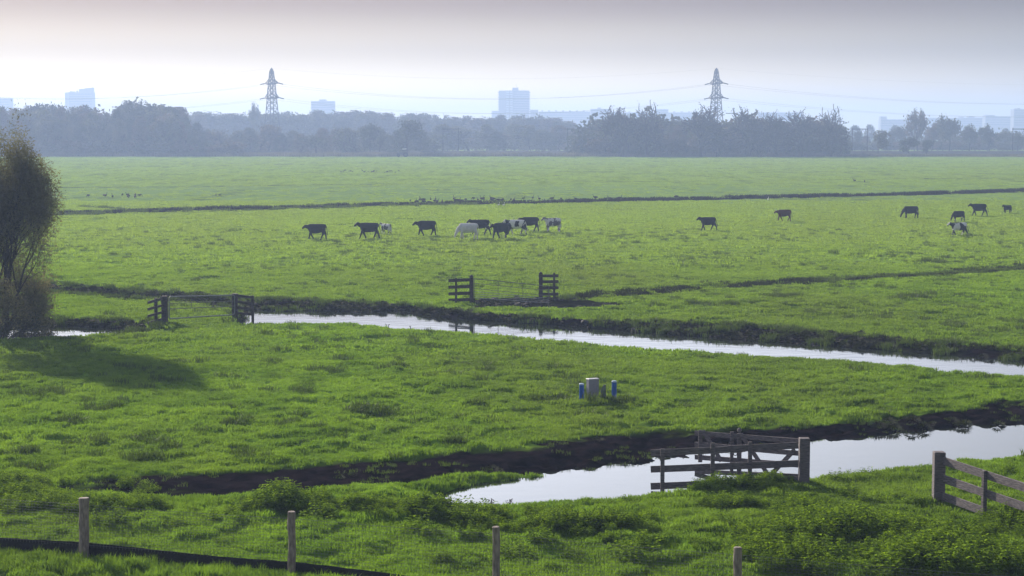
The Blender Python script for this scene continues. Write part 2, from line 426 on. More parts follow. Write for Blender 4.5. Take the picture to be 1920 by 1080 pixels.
for px, wd, s in [([(-200,311),(120,314),(360,311),(700,306),(1060,301)], 3.5, .55), ([(100,330),(600,330),(900,328),(1300,325),(1920,318)], 3, .5), ([(120,352),(420,349),(800,344),(1060,341),(1500,338),(1920,333)], 3.2, .6),
                  ([(640,333),(900,335),(1060,338)], 2, .6), ([(100,384),(180,389),(265,394)], 1.6, .9), ([(900,324),(1300,321),(1700,318)], 2.5, .45), ([(1280,345),(1500,343),(1920,335)], 2, .4),
                  ([(200,368),(500,366),(900,360)], 1.6, .35), ([(560,425),(900,415),(1200,410),(1700,398)], .8, .25)]:
    rough_lines.append((zline(px), wd, s))
patches_px = [(570,736,34,7),(482,737,14,6),(680,775,60,11),(560,802,34,9),(450,797,36,12),(60,740,60,9),(200,766,42,9),(420,706,26,4),(300,713,32,4),(1022,750,46,8),(1125,758,46,6),(1165,753,22,4),
              (1750,491,28,4),(1895,600,24,9),(1795,607,32,6),(1710,560,48,5),(880,836,48,8),(378,833,24,6),(262,826,40,6),(165,832,56,8),(70,852,66,10),(250,868,60,8),(40,880,50,8),(1560,640,0,0),
              (1410,730,20,4),(1300,765,24,4),(960,808,26,4),(1470,558,60,4),(1340,575,60,4),(830,700,30,3),(1660,770,30,4),(640,700,40,4),(900,760,30,3),(480,860,40,8),(330,850,40,6),(150,790,40,7),(740,690,30,3)]

def masks(x, y):
    """height, mud, rough, olive, wet at points"""
    z = (fbm(x, y, 14, 3, 1) - .5) * 0.16 + (fbm(x, y, 2.2, 3, 5) - .5) * 0.14 + (vnoise(x, y, .55, 9) - .5) * 0.085 * np.clip(140 / y, .2, 1)
    z += (vnoise(x, y, 0.24, 12) - .5) * 0.04 * (y < 90)
    z += np.clip(fbm(x, y * .8, .85, 2, 14) - .54, 0, .13) * (.25 + .65 * sstep(.4, .65, vnoise(x, y, 7, 15))) * np.clip(1.3 - y / 170, .35, 1)
    mud = np.zeros(x.shape); rough = np.zeros(x.shape); olive = np.zeros(x.shape); wet = np.zeros(x.shape)
    wx = x + (fbm(x, y, 1.6, 3, 20) - .5) * 1.1; wy = y + (fbm(x, y, 1.6, 3, 25) - .5) * 1.2
    for ci, (no, ni, fi, fo, depth) in enumerate(canals):
        outer = no + fo[::-1]; inner = ni + fi[::-1]
        ys = [p[1] for p in outer]
        m = (y > min(ys) - 4) & (y < max(ys) + 4)
        if not m.any(): continue
        ax, ay = x[m], y[m]
        jx = ax + (fbm(ax, ay, .9, 2, 30) - .5) * 0.5; jy = ay + (fbm(ax, ay, .9, 2, 33) - .5) * 0.6
        do, io = poly_dist(jx, jy, outer); di, ii = poly_dist(jx, jy, inner)
        t = np.where(ii, 1.0, np.where(io, do / (do + di + 1e-6), 0.0))
        bankz = (WL - 0.03 if depth < -0.3 else depth) * t ** 0.8
        if ci == 4: bankz = depth * t
        lump = np.where(io & ~ii, (np.abs(vnoise(ax, ay, .75, 40) - .5) * 2) ** .6 * 0.15 * np.sin(np.pi * np.clip(t, 0, 1)) ** .7, 0) if ci != 4 else 0
        dn, _ = poly_dist(ax, ay, no, False)
        lump = lump * sstep(.9, 2.0, dn)
        zz = bankz + lump
        zz = np.where(ii, np.minimum(zz, WL - 0.03 + (depth + .33) * np.clip(di / .6, 0, 1)) if depth < -0.3 else zz, zz)
        fac = np.where(io, 1.0, 0.0)
        z[m] = np.where(io, z[m] * (1 - t) * .8 + zz, z[m])
        wet[m] = np.maximum(wet[m], np.where(ii, 1, 0))
        if ci in (0, 1):
            z[m] = np.where((dn < 1.2), np.minimum(z[m], .04), z[m])
        if ci in (0, 1, 3):
            n2 = fbm(ax, ay, 1.4, 3, 44)
            mm = np.where(io, sstep(0.02, 0.22, t + (n2 - .5) * .25), 0) * (0.72 + 0.28 * sstep(.38, .60, n2)) * (sstep(.5, 1.2, dn) if ci < 2 else 1)
            mud[m] = np.maximum(mud[m], mm)
            rough[m] = np.maximum(rough[m], np.where(io, .9, sstep(.7, 0, do) * .6) * (sstep(.8, 1.6, dn) if ci < 2 else 1))
        if ci == 4:
            mud[m] = np.maximum(mud[m], np.where(io, .9, 0)); rough[m] = np.maximum(rough[m], sstep(2.2, 0.5, do))
        if ci == 2:
            keep_low = (dn < .9) & ~ii
            z[m] = np.where(keep_low, np.minimum(z[m], .03), z[m])
            mud[m] = np.maximum(mud[m], np.where(ii, 1, 0))
            pass
    for poly, soft, amt in ((mudD, .9, 1), (mudG, .6, .95), (mudB, 1.4, .45), (mudT, .5, 1), (swale, .8, .7)):
        ys = [p[1] for p in poly]; xs = [p[0] for p in poly]
        m = (y > min(ys) - 3) & (y < max(ys) + 3) & (x > min(xs) - 3) & (x < max(xs) + 3)
        if not m.any(): continue
        d, i = poly_dist(wx[m], wy[m], poly)
        s = np.where(i, sstep(-.1, soft * .35, d), 0) * amt
        if poly is mudD:
            hole = sstep(.62, .70, fbm(x[m], y[m], 2.0, 3, 51)) * sstep(1.1, 0.2, d)
            s = s * (1 - .8 * np.clip(hole, 0, 1))
            z[m] += s * ((vnoise(x[m], y[m], .40, 55) - .5) * .09 + (vnoise(x[m], y[m], .17, 56) - .5) * .07 + (vnoise(x[m], y[m], .09, 57) - .5) * .03 - .05)
            z[m] -= s * np.clip(z[m], 0, 1) * .6
        mud[m] = np.maximum(mud[m], s)
    for line, wd, amt in rough_lines:
        ys = [p[1] for p in line]
        m = (y > min(ys) - 8) & (y < max(ys) + 8)
        if not m.any(): continue
        d, _ = poly_dist(wx[m], wy[m] + (fbm(x[m], y[m], 25, 2, 60) - .5) * wd * 2, line, False)
        s = sstep(wd, wd * .25, d) * amt * (0.35 + .65 * sstep(.35, .6, fbm(x[m], y[m], max(4, wd * 5), 2, 61)))
        rough[m] = np.maximum(rough[m], s)
        z[m] += -s * .10 * (wd < 2.5)
    for u, v, a, bb in patches_px:
        if a == 0: continue
        c = P(u, v); sx = a * c[1] / F; sy = max(bb * c[1] ** 2 / (F * H), .6)
        m = (np.abs(y - c[1]) < 2 * sy) & (np.abs(x - c[0]) < 2 * sx)
        if not m.any(): continue
        q = np.sqrt(((wx[m] - c[0]) / sx) ** 2 + ((wy[m] - c[1]) / sy) ** 2)
        rough[m] = np.maximum(rough[m], sstep(1.15, .5, q) * .6)
    # darker, bluish green band of rough meadow in the far field and tufty meadow everywhere
    rough = np.maximum(rough, sstep(.68, .80, fbm(x, y / 1.0, 1.3, 3, 70)) * .38 * sstep(260, 120, y))
    rough = np.maximum(rough, sstep(.62, .72, fbm(x, y / 3.0, 6, 3, 73)) * .30 * sstep(130, 190, y))
    band = sstep(205, 235, y) * sstep(330, 290, y); olive = band * (.55 + .45 * fbm(x, y / 4, 60, 2, 80))
    olive = np.maximum(olive, sstep(78, 90, y) * sstep(100, 88, y) * sstep(6, -6, x) * .5)
    return z, mud, rough, olive, wet

# ground mesh: one sheet to beyond the woods, finer close by
rows = []
yv = 8.0
while yv < 34: rows.append(yv); yv += .5
while yv < 62: rows.append(yv); yv += .055
while yv < 112: rows.append(yv); yv += .055 + (yv - 62) * .0020
while yv < 260: rows.append(yv); yv += .16 + (yv - 112) * .006
while yv < 720: rows.append(yv); yv += 1.1 + (yv - 260) * .008
while yv < 4200: rows.append(yv); yv *= 1.08
rows = np.array([-120., -40., 0.] + rows)
NC = 430
uu = np.linspace(-1, 1, NC)
halfw = np.maximum(rows, 8) * 0.30 + 1.5
ext = np.array([2600., 900., 320., 120., 45.])
X = np.empty((len(rows), NC + 2 * len(ext))); 
for k, e in enumerate(ext):
    X[:, k] = -(halfw + e * np.maximum(1, 1)); X[:, -1 - k] = halfw + e
X[:, len(ext):-len(ext)] = uu[None, :] * halfw[:, None]
X = np.sort(X, axis=1)
Y = np.repeat(rows[:, None], X.shape[1], axis=1)
xs, ys_ = X.ravel(), Y.ravel()
z, mud, rough, olive, wet = masks(xs, np.maximum(ys_, 8.0))
z = np.where(np.abs(ys_) > 720, 0, z)
nr, nc = X.shape
me = bpy.data.meshes.new('ground')
idx = np.arange(nr * nc).reshape(nr, nc)
quads = np.stack([idx[:-1, :-1], idx[:-1, 1:], idx[1:, 1:], idx[1:, :-1]], axis=-1).reshape(-1, 4)
me.vertices.add(nr * nc); me.vertices.foreach_set('co', np.stack([xs, ys_, z], 1).astype(np.float32).ravel())
me.loops.add(quads.size); me.loops.foreach_set('vertex_index', quads.ravel().astype(np.int32))
me.polygons.add(len(quads)); me.polygons.foreach_set('loop_start', (np.arange(len(quads)) * 4).astype(np.int32))
me.polygons.foreach_set('use_smooth', np.ones(len(quads), bool))
me.update(calc_edges=True)
for nme, arr in (('mud', mud), ('rough', rough), ('olive', olive)):
    at = me.attributes.new(nme, 'FLOAT', 'POINT'); at.data.foreach_set('value', arr.astype(np.float32))
me.materials.append(ground_m)
ground = link(bpy.data.objects.new('ground', me)); tag(ground, kind='structure')
ground['label'] = 'flat green meadow cut by muddy ditches'
zgrid = z.reshape(nr, nc)
def ground_z(x, y):
    x = np.atleast_1d(np.asarray(x, float)); y = np.atleast_1d(np.asarray(y, float))
    return masks(x, y)[0]
def gz(x, y): return float(ground_z(x, y)[0])

# water sheets
def water_sheet(name, no, fo, label):
    poly = shift(no, .15) + shift(fo, -.1)[::-1]
    m = bpy.data.meshes.new(name); m.from_pydata([(x, y, WL) for x, y in poly], [], [tuple(range(len(poly)))])
    m.materials.append(water_m); m.update()
    if m.polygons[0].normal.z < 0: m.flip_normals()
    o = link(bpy.data.objects.new(name, m)); return tag(o, label, kind='structure')
water_sheet('ditch_water', A_near, A_fout, 'still canal water crossing the middle of the fields')
water_sheet('ditch_water', C_near, C_fout, 'short stretch of water beside the willow')
water_sheet('ditch_water', D_near, D_fout, 'wide near ditch water behind the wooden gate')

# ------------------------------------------------------------------ scattering by geometry nodes
def blade_tuft(n, rad, h, wd, lean=.5, seed=0, mat=None, name='tuft'):
    r = random.Random(seed); mb = MB()
    for i in range(n):
        a = r.uniform(0, 6.283); q = rad * math.sqrt(r.random()); x, y = q * math.cos(a), q * math.sin(a)
        hh = h * r.uniform(.5, 1.1); b = r.uniform(0, 6.283); l = hh * r.uniform(.1, lean)
        dx, dy = math.cos(b) * l, math.sin(b) * l; wx, wy = -math.sin(a + b) * wd / 2, math.cos(a + b) * wd / 2
        k = len(mb.v)
        mb.v += [(x - wx, y - wy, -.03), (x + wx, y + wy, -.03), (x + dx * .4 + wx * .7, y + dy * .4 + wy * .7, hh * .6), (x + dx * .4 - wx * .7, y + dy * .4 - wy * .7, hh * .6), (x + dx, y + dy, hh)]
        mb.f += [(k, k + 1, k + 2, k + 3), (k + 3, k + 2, k + 4)]
    return mb.mesh(name, mat)
def nettle_mesh(seed, stems=16, rad=.3, h=.55, leaf=.09, name='nettle', top=True):
    r = random.Random(seed); mb = MB()
    for s in range(stems):
        a = r.uniform(0, 6.283); q = rad * math.sqrt(r.random()); x, y = q * math.cos(a), q * math.sin(a)
        hh = h * r.uniform(.55, 1.0) * (1 - .45 * (q / rad) ** 2); lx, ly = math.cos(a) * q * .45, math.sin(a) * q * .45
        nl = max(4, int(hh / .055))
        for k in range(nl):
            t = .18 + .82 * k / (nl - 1); cx, cy, cz = x + lx * t, y + ly * t, hh * t
            for s2 in (0, 1):
                b = k * 1.57 + s2 * 3.1416 + r.uniform(-.4, .4); ll = leaf * r.uniform(.7, 1.25) * (1.15 - .5 * t); dz = r.uniform(-.6, .25) * ll
                c, s_ = math.cos(b), math.sin(b); o = len(mb.v); w2 = ll * .33
                mb.v += [(cx, cy, cz), (cx + c * ll * .5 - s_ * w2, cy + s_ * ll * .5 + c * w2, cz + .015 + dz * .3), (cx + c * ll, cy + s_ * ll, cz + dz), (cx + c * ll * .5 + s_ * w2, cy + s_ * ll * .5 - c * w2, cz + .015 + dz * .3)]
                mb.f += [(o, o + 1, o + 2), (o, o + 2, o + 3)]
    return mb.mesh(name, nettle_m)

def scatter(name, pts, rotz, scl, meshes, label, cat=None, pick=None, flat=None):
    col = bpy.data.collections.new(name + '_kinds')
    for i, m in enumerate(meshes):
        col.objects.link(bpy.data.objects.new('%s_kind' % name, m))
    me = bpy.data.meshes.new(name); n = len(pts)
    me.vertices.add(n); me.vertices.foreach_set('co', np.asarray(pts, np.float32).ravel())
    a = me.attributes.new('rz', 'FLOAT_VECTOR', 'POINT'); a.data.foreach_set('vector', np.stack([np.zeros(n), np.zeros(n), rotz], 1).astype(np.float32).ravel())
    sv = np.stack([scl, scl, scl if flat is None else flat], 1)
    a = me.attributes.new('sc', 'FLOAT_VECTOR', 'POINT'); a.data.foreach_set('vector', sv.astype(np.float32).ravel())
    pk = rng.integers(0, len(meshes), n) if pick is None else pick
    a = me.attributes.new('pk', 'INT', 'POINT'); a.data.foreach_set('value', pk.astype(np.int32))
    for m in meshes[:1]: me.materials.append(m.materials[0])
    o = link(bpy.data.objects.new(name, me)); tag(o, label, kind='stuff')
    ng = bpy.data.node_groups.new(name + '_nodes', 'GeometryNodeTree')
    ng.interface.new_socket('Geometry', in_out='INPUT', socket_type='NodeSocketGeometry')
    ng.interface.new_socket('Geometry', in_out='OUTPUT', socket_type='NodeSocketGeometry')
    A = ng.nodes.new; K = ng.links.new
    gi = A('NodeGroupInput'); go = A('NodeGroupOutput'); ip = A('GeometryNodeInstanceOnPoints')
    ci = A('GeometryNodeCollectionInfo'); ci.inputs['Collection'].default_value = col
    ci.inputs['Separate Children'].default_value = True; ci.inputs['Reset Children'].default_value = True
    def na(n_, t):
        q = A('GeometryNodeInputNamedAttribute'); q.data_type = t; q.inputs['Name'].default_value = n_; return q.outputs['Attribute']
    K(gi.outputs[0], ip.inputs['Points']); K(ci.outputs[0], ip.inputs['Instance']); ip.inputs['Pick Instance'].default_value = True
    K(na('pk', 'INT'), ip.inputs['Instance Index']); K(na('sc', 'FLOAT_VECTOR'), ip.inputs['Scale'])
    er = A('FunctionNodeEulerToRotation'); K(na('rz', 'FLOAT_VECTOR'), er.inputs[0]); K(er.outputs[0], ip.inputs['Rotation'])
    K(ip.outputs[0], go.inputs[0])
    md = o.modifiers.new('scatter', 'NODES'); md.node_group = ng
    return o

def rnd_pts(y0, y1, density, half=.29, extra=1.0):
    area = half * (y1 ** 2 - y0 ** 2) + 2 * extra * (y1 - y0)
    n = int(area * density)
    y = np.sqrt(rng.random(n) * (y1 ** 2 - y0 ** 2) + y0 ** 2)
    x = (rng.random(n) * 2 - 1) * (half * y + extra)
    return x, y
GRASS = True
if GRASS:
    short = [blade_tuft(36, .14, .075, .016, .9, s, grass_m) for s in (1, 2, 3)]
    shortw = [blade_tuft(34, .30, .070, .035, .9, s, grass_m) for s in (4, 5, 6)]
    clump = [blade_tuft(30, .55, .085, .085, .9, s, grass_m) for s in (7, 8)]
    rgh = [blade_tuft(48, .26, .20, .026, .8, s, rough_m) for s in (9, 10, 11)]
    P_, S_, PK, FL = [], [], [], []
    allm = short + shortw + clump + rgh
    def put(x, y, lo, hi, smin, smax, test, hvar=True):
        z, mud, rough, olive, wet = masks(x, y)
        k = test(z, mud, rough, wet, x, y)
        x, y, z = x[k], y[k], z[k]; n = len(x)
        P_.append(np.stack([x, y, z], 1)); s = rng.uniform(smin, smax, n); S_.append(s)
        hv = .6 + .8 * fbm(x, y, 1.3, 2, 90); FL.append(s * hv); PK.append(rng.integers(lo, hi, n))
    okf = lambda z, mud, rough, wet, x, y: (wet < .5) & (mud + rng.uniform(-.2, .2, len(x)) < .35) & (z > WL - .02) 
    x, y = rnd_pts(34, 52, 60); put(x, y, 0, 3, .7, 1.3, okf)
    x, y = rnd_pts(52, 74, 26); put(x, y, 0, 3, .9, 1.6, okf)
    x, y = rnd_pts(70, 125, 8.5); put(x, y, 3, 6, .8, 1.5, okf)
    x, y = rnd_pts(120, 240, 1.5); put(x, y, 6, 8, .8, 1.5, okf)
    x, y = rnd_pts(235, 620, .22); put(x, y, 6, 8, .7, 1.3, okf)
    P_ = np.concatenate(P_); S_ = np.concatenate(S_); PK = np.concatenate(PK); FL = np.concatenate(FL)
    scatter('grass', P_, rng.uniform(0, 6.28, len(P_)), S_, allm, 'short green meadow grass in low sun', pick=PK, flat=FL)
    print('grass', len(P_))
    P_, S_, PK, FL = [], [], [], []
    rt = lambda z, mud, rough, wet, x, y: (wet < .5) & (mud < .8) & (rough > .35 + rng.uniform(0, .5, len(x))) & (z > WL - .02)
    x, y = rnd_pts(36, 75, 14); put(x, y, 8, 11, .7, 1.4, rt)
    x, y = rnd_pts(75, 130, 7); put(x, y, 8, 11, .8, 1.5, rt)
    x, y = rnd_pts(130, 230, 1.8); put(x, y, 8, 11, 1.2, 2.2, rt)
    # lone tussocks and thistles over the meadow
    x, y = rnd_pts(42, 170, .35); put(x, y, 8, 11, .5, 1.3, lambda z, mud, rough, wet, x, y: (wet < .5) & (mud < .3) & (fbm(x, y, 6, 2, 95) > .47))
    P_ = np.concatenate(P_); S_ = np.concatenate(S_); PK = np.concatenate(PK); FL = np.concatenate(FL)
    scatter('rough_grass', P_, rng.uniform(0, 6.28, len(P_)), S_, allm, 'darker rough grass tussocks along banks and in patches', pick=PK, flat=FL)
    print('rough', len(P_))
    # grass and moss cushions on the canal banks
    cz = []
    def cushion(seed):
        r = random.Random(seed); mb = MB()
        for i in range(130):
            a = r.uniform(0, 6.283); e = math.acos(1 - r.random()); q = .25
            c = Vector((q * math.sin(e) * math.cos(a), q * math.sin(e) * math.sin(a), q * .75 * math.cos(e)))
            d = c.normalized() * r.uniform(.06, .12) + Vector((0, 0, -.03)); t = Vector((-math.sin(a + .5), math.cos(a + .5), .2)) * .022
            k = len(mb.v); mb.v += [tuple(c * .8 - t), tuple(c * .8 + t), tuple(c + d)]; mb.f.append((k, k + 1, k + 2))
        return mb.mesh('cushion', bankgrass_m)
    cm = [cushion(s) for s in (1, 2, 3)]
    x, y = rnd_pts(44, 115, 9)
    z_, mud_, rough_, _, wet_ = masks(x, y)
    near_e = np.minimum.reduce([poly_dist(x, y, l_, False)[0] for l_ in (A_near, C_near, D_near)])
    m = (mud_ > .25) & (z_ < -.05) & (z_ > WL - .03) & (wet_ < .5) & (near_e > 1.3) & ((y > 78) | ((fbm(x, y, 2.5, 2, 130) > .60) & (rng.random(len(x)) < .35)))
    pts = np.stack([x, y, z_ - .02], 1)[m]
    scatter('bank_tussocks', pts, rng.uniform(0, 6.28, len(pts)), rng.uniform(.4, 1.1, len(pts)), cm, 'rounded grass tussocks lining the muddy ditch banks')
    print('cushions', len(pts))

    def clod(seed):
        r = random.Random(seed); mb = MB(); n = 7
        ring = [[(r.uniform(.7, 1.2) * c * math.cos(6.283 * k / n), r.uniform(.7, 1.2) * c * math.sin(6.283 * k / n), h * r.uniform(.8, 1.2)) for k in range(n)] for c, h in ((.10, -.03), (.10, .03), (.055, .07))]
        mb.v = [p for q in ring for p in q]
        for i in range(2):
            for k in range(n): mb.f.append((i * n + k, i * n + (k + 1) % n, (i + 1) * n + (k + 1) % n, (i + 1) * n + k))
        mb.f.append(tuple(2 * n + k for k in range(n))); return mb.mesh('clod', mud_m)
    x, y = rnd_pts(46, 62, 5); z_, mud_, _, _, wet_ = masks(x, y); m = (mud_ > .5) & (wet_ < .5) & (fbm(x, y, 1.1, 2, 140) > .53)
    pts = np.stack([x, y, z_], 1)[m]
    scatter('bank_grass', pts, rng.uniform(0, 6.28, len(pts)), rng.uniform(.35, .9, len(pts)), [blade_tuft(26, .22, .12, .018, .9, s_, rough_m) for s_ in (61, 62)], 'sparse dark grass wisps in the mud of the near ditch bank', flat=rng.uniform(.3, .9, len(pts)))
    x, y = rnd_pts(80, 100, 6)
    z_, mud_, _, _, wet_ = masks(x, y); m = (mud_ > .5) & (wet_ < .5) & (z_ < .0) & (z_ > WL - .05)
    pts = np.stack([x, y, z_], 1)[m]
    scatter('bank_clods', pts, rng.uniform(0, 6.28, len(pts)), rng.uniform(.6, 2.0, len(pts)), [clod(k) for k in range(4)], 'dark earth lumps along the middle canal bank', flat=rng.uniform(.5, 1.5, len(pts)))
    # rushes along the far dark ditch
    rush = [blade_tuft(40, .8, .50, .10, .7, s, rush_m) for s in (21, 22)]
    pts = []
    for i in range(len(F_far) - 1):
        a, b_ = np.array(F_far[i]), np.array(F_far[i + 1]); n = int(np.linalg.norm(b_ - a) * 5)
        t = rng.random(n)[:, None]; q = a + (b_ - a) * t; q[:, 1] += rng.normal(0, .5, n) - .4; pts.append(q)
    pts = np.concatenate(pts); zz = ground_z(pts[:, 0], pts[:, 1])
    hs = .60 + .45 * fbm(pts[:, 0], pts[:, 1], 7, 2, 99)
    scatter('ditch_rushes', np.column_stack([pts, zz - .03]), rng.uniform(0, 6.28, len(pts)), rng.uniform(.8, 1.3, len(pts)), rush, 'dark withered rushes lining the long far ditch', flat=hs)
    pts = []
    for i in range(len(G_line) - 1):
        a, b_ = np.array(G_line[i]), np.array(G_line[i + 1]); n = int(np.linalg.norm(b_ - a) * 16)
        t = rng.random(n)[:, None]; q = a + (b_ - a) * t; q[:, 1] += rng.normal(0, .9, n); pts.append(q)
    pts = np.concatenate(pts); kk = fbm(pts[:, 0], pts[:, 1], 3, 2, 97) > .36; pts = pts[kk]; zz = ground_z(pts[:, 0], pts[:, 1])
    scatter('furrow_grass', np.column_stack([pts, zz - .02]), rng.uniform(0, 6.28, len(pts)), rng.uniform(.8, 1.5, len(pts)), [blade_tuft(44, .3, .20, .03, .8, s_, bankgrass_m) for s_ in (71, 72)], 'dark rough grass along the shallow furrow right of the middle gate', flat=rng.uniform(.7, 1.5, len(pts)))
    pts = []
    for ln_, sp__, dn_ in ((mid(B_near, B_far, .45), 1.5, 14), (mid(C_near, C_fout, .8), .9, 9), (mid(A_near, A_fout, .93), .45, 7)):
        for i in range(len(ln_) - 1):
            a, b_ = np.array(ln_[i]), np.array(ln_[i + 1]); n = int(np.linalg.norm(b_ - a) * dn_)
            t = rng.random(n)[:, None]; q = a + (b_ - a) * t; q[:, 1] += rng.normal(0, sp__, n); pts.append(q)
    pts = np.concatenate(pts); z_, _, _, _, wt = masks(pts[:, 0], pts[:, 1]); kk = (fbm(pts[:, 0], pts[:, 1], 2, 2, 98) > .36) & (wt < .5); pts = pts[kk]; zz = z_[kk]
    scatter('bank_rushes', np.column_stack([pts, zz - .02]), rng.uniform(0, 6.28, len(pts)), rng.uniform(.5, 1.1, len(pts)), cm + [blade_tuft(40, .3, .22, .03, .8, s_, bankgrass_m) for s_ in (51, 52)], 'dark withered bank grass along the middle and left ditches', flat=rng.uniform(.5, 1.1, len(pts)))
    # reed fringe at the end of the fields
    reed = [blade_tuft(60, 1.6, 1.5, .22, .4, s, reed_m) for s in (31, 32, 33)]
    n = 2600; x = rng.uniform(-230, 230, n); y = 655 + rng.normal(0, 3, n) + np.where(x > 20, -1, 4)
    scatter('reed_fringe', np.stack([x, y, np.zeros(n) - .1], 1), rng.uniform(0, 6.28, n), rng.uniform(.7, 1.3, n), reed, 'pale withered reeds along the far edge of the fields', flat=rng.uniform(.5, 1.2, n) * np.where(x > 110, .7, 1))

# ------------------------------------------------------------------ nettles
netm = [nettle_mesh(s, 26, .30, .52, .115) for s in (1, 2, 3, 4)]
thick = [[(-60,918),(120,925),(300,933),(500,940),(640,938),(640,948),(620,975),(420,965),(300,962),(170,968),(-60,962)],
         [(620,946),(780,952),(860,962),(960,962),(1250,955),(1300,938),(1480,940),(1560,955),(1480,990),(1300,1008),(1100,1010),(950,1005),(800,985),(640,968)],
         [(1225,912),(1330,900),(1440,893),(1490,908),(1440,920),(1330,922),(1240,926)],
         [(1400,1012),(1450,985),(1560,965),(1640,985),(1760,1000),(1960,1015),(1960,1100),(1400,1080)],
         [(1840,962),(1960,965),(1960,1012),(1840,1002)],
         [(-60,895),(60,905),(250,905),(330,925),(-60,925)]]
dens = [18, 17, 16, 16, 10, 7.0]
pts, sc_ = [], []
for poly, dn in zip(thick, dens):
    w_ = zline(poly); xs_ = [p[0] for p in w_]; yy = [p[1] for p in w_]
    n = int((max(xs_) - min(xs_)) * (max(yy) - min(yy)) * dn)
    x = rng.uniform(min(xs_), max(xs_), n); y = rng.uniform(min(yy), max(yy), n)
    d, i = poly_dist(x, y, w_); nz = fbm(x, y, 1.8, 2, 110)
    k = i & (nz > .40)
    _, _, _, _, wt = masks(x[k], y[k]); kk = wt < .5
    x, y, nz, d = x[k][kk], y[k][kk], nz[k][kk], d[k][kk]
    big = 1.35 if dn == 16 and w_[0][1] < 42.5 and w_[0][0] > 3 else 1.0
    pts.append(np.stack([x, y, ground_z(x, y) - .03], 1)); sc_.append(big * (.58 + 1.0 * np.clip(nz - .40, 0, .4)) * np.where(d < .4, .75, 1.05) * rng.uniform(.75, 1.15, len(x)))
# sparse weeds round the gates
x, y = rnd_pts(39, 50, 1.1); k = (x > 2.5) & (fbm(x, y, 1.5, 2, 120) > .5); x, y = x[k], y[k]
_, _, _, _, wt = masks(x, y); x, y = x[wt < .5], y[wt < .5]
pts.append(np.stack([x, y, ground_z(x, y) - .05], 1)); sc_.append(rng.uniform(.3, .7, len(x)))
pts = np.concatenate(pts); sc_ = np.concatenate(sc_)
scatter('nettle_thicket', pts, rng.uniform(0, 6.28, len(pts)), sc_, netm, 'dense belt of green nettles along the near ditch and fence')
print('nettles', len(pts))
clumps = [(595,978,1.25,'big nettle clump behind the second round post, tallest on its stretch'), (330,991,.75,'flat dark nettle clump alone in the grass between the first two round posts'),
 (392,982,.85,'pointed nettle clump on the thicket edge between the first two round posts'), (436,976,.7,'small nettle clump touching the thicket edge left of the second round post'),
 (420,1020,.55,'small lone nettle sprig standing closest to the netting between the first two posts'), (434,1001,.4,'tiny nettle sprig just behind a lone one, between the first two posts'),
 (205,988,1.15,'broad dark nettle clump right behind the first round post'), (32,968,1.0,'round nettle clump at the left edge of the photo'),
 (790,1003,1.3,'wide low nettle clump left of the third round post'), (972,1044,1.15,'dark nettle clump just right of the third round post'),
 (1012,1026,.9,'lighter nettle clump behind the dark one right of the third post'), (824,1062,.75,'lone nettle clump in the grass left of the third round post'),
 (1077,1044,.7,'small spiky nettle clump between the third and fourth round posts'), (1185,1058,1.3,'big dark round nettle clump left of the fourth round post'),
 (1215,1028,1.1,'bright nettle clump behind the big dark one left of the fourth post'), (1135,1018,.6,'small nettle clump at the thicket edge above the third and fourth posts'),
 (882,1010,.8,'nettle clump on the thicket edge behind the third round post'), (735,1015,.4,'small dark sprig in the grass left of the third round post'),
 (1455,1046,1.5,'large dark nettle bush right behind the fourth round post'), (1545,1052,1.45,'large nettle bush second from the fourth round post'),
 (1650,1078,1.6,'tall nettle bush at the bottom edge right of the fourth post'), (1800,1074,1.5,'bright nettle bush in the lower right corner region'),
 (1570,1010,1.3,'dark spreading nettle clump behind the bushes right of the fourth post'), (1720,1003,1.0,'nettle clump on bare soil below the right-hand wooden fence')]
for i, (u, v, s, lab) in enumerate(clumps):
    x, y = GX(u, v)
    o = link(bpy.data.objects.new('nettle_clump', netm[i % 4])); o.location = (x, y, gz(x, y) - .03)
    o.scale = (s * 1.05, s * 1.0, s * .85); o.rotation_euler = (0, 0, i * 1.3)
    tag(o, lab, 'plant', 'nettle clumps in the foreground grass')
# brown dock stalks by the water
for i, (u, v, lab) in enumerate([(918,937,'brown seed stalk standing on the near water edge, left one'), (953,934,'small brown seed stalk right of the taller one on the water edge'), (1480,897,'withered flower head in front of the wooden gate post')]):
    x, y = GX(u, v); t = empty('dock_plant', (x, y, gz(x, y) - .02), lab, 'plant', 'withered stalks by the ditch')
    m = MB(); m.tube([(0, 0, 0), (.02, 0, .22), (.03, .01, .40)], [.008, .007, .004], 5); m.build('stalk', stem_m, t)
    m = MB(); r = random.Random(i)
    for k in range(50):
        c = Vector((.03 + r.gauss(0, .035), r.gauss(0, .035), r.uniform(.2, .42))); q = len(m.v)
        m.v += [tuple(c), tuple(c + Vector((.03, .01, .012))), tuple(c + Vector((.01, .02, .035)))]; m.f.append((q, q + 1, q + 2))
    m.build('seed_head', nettle_red, t)['kind'] = 'stuff'

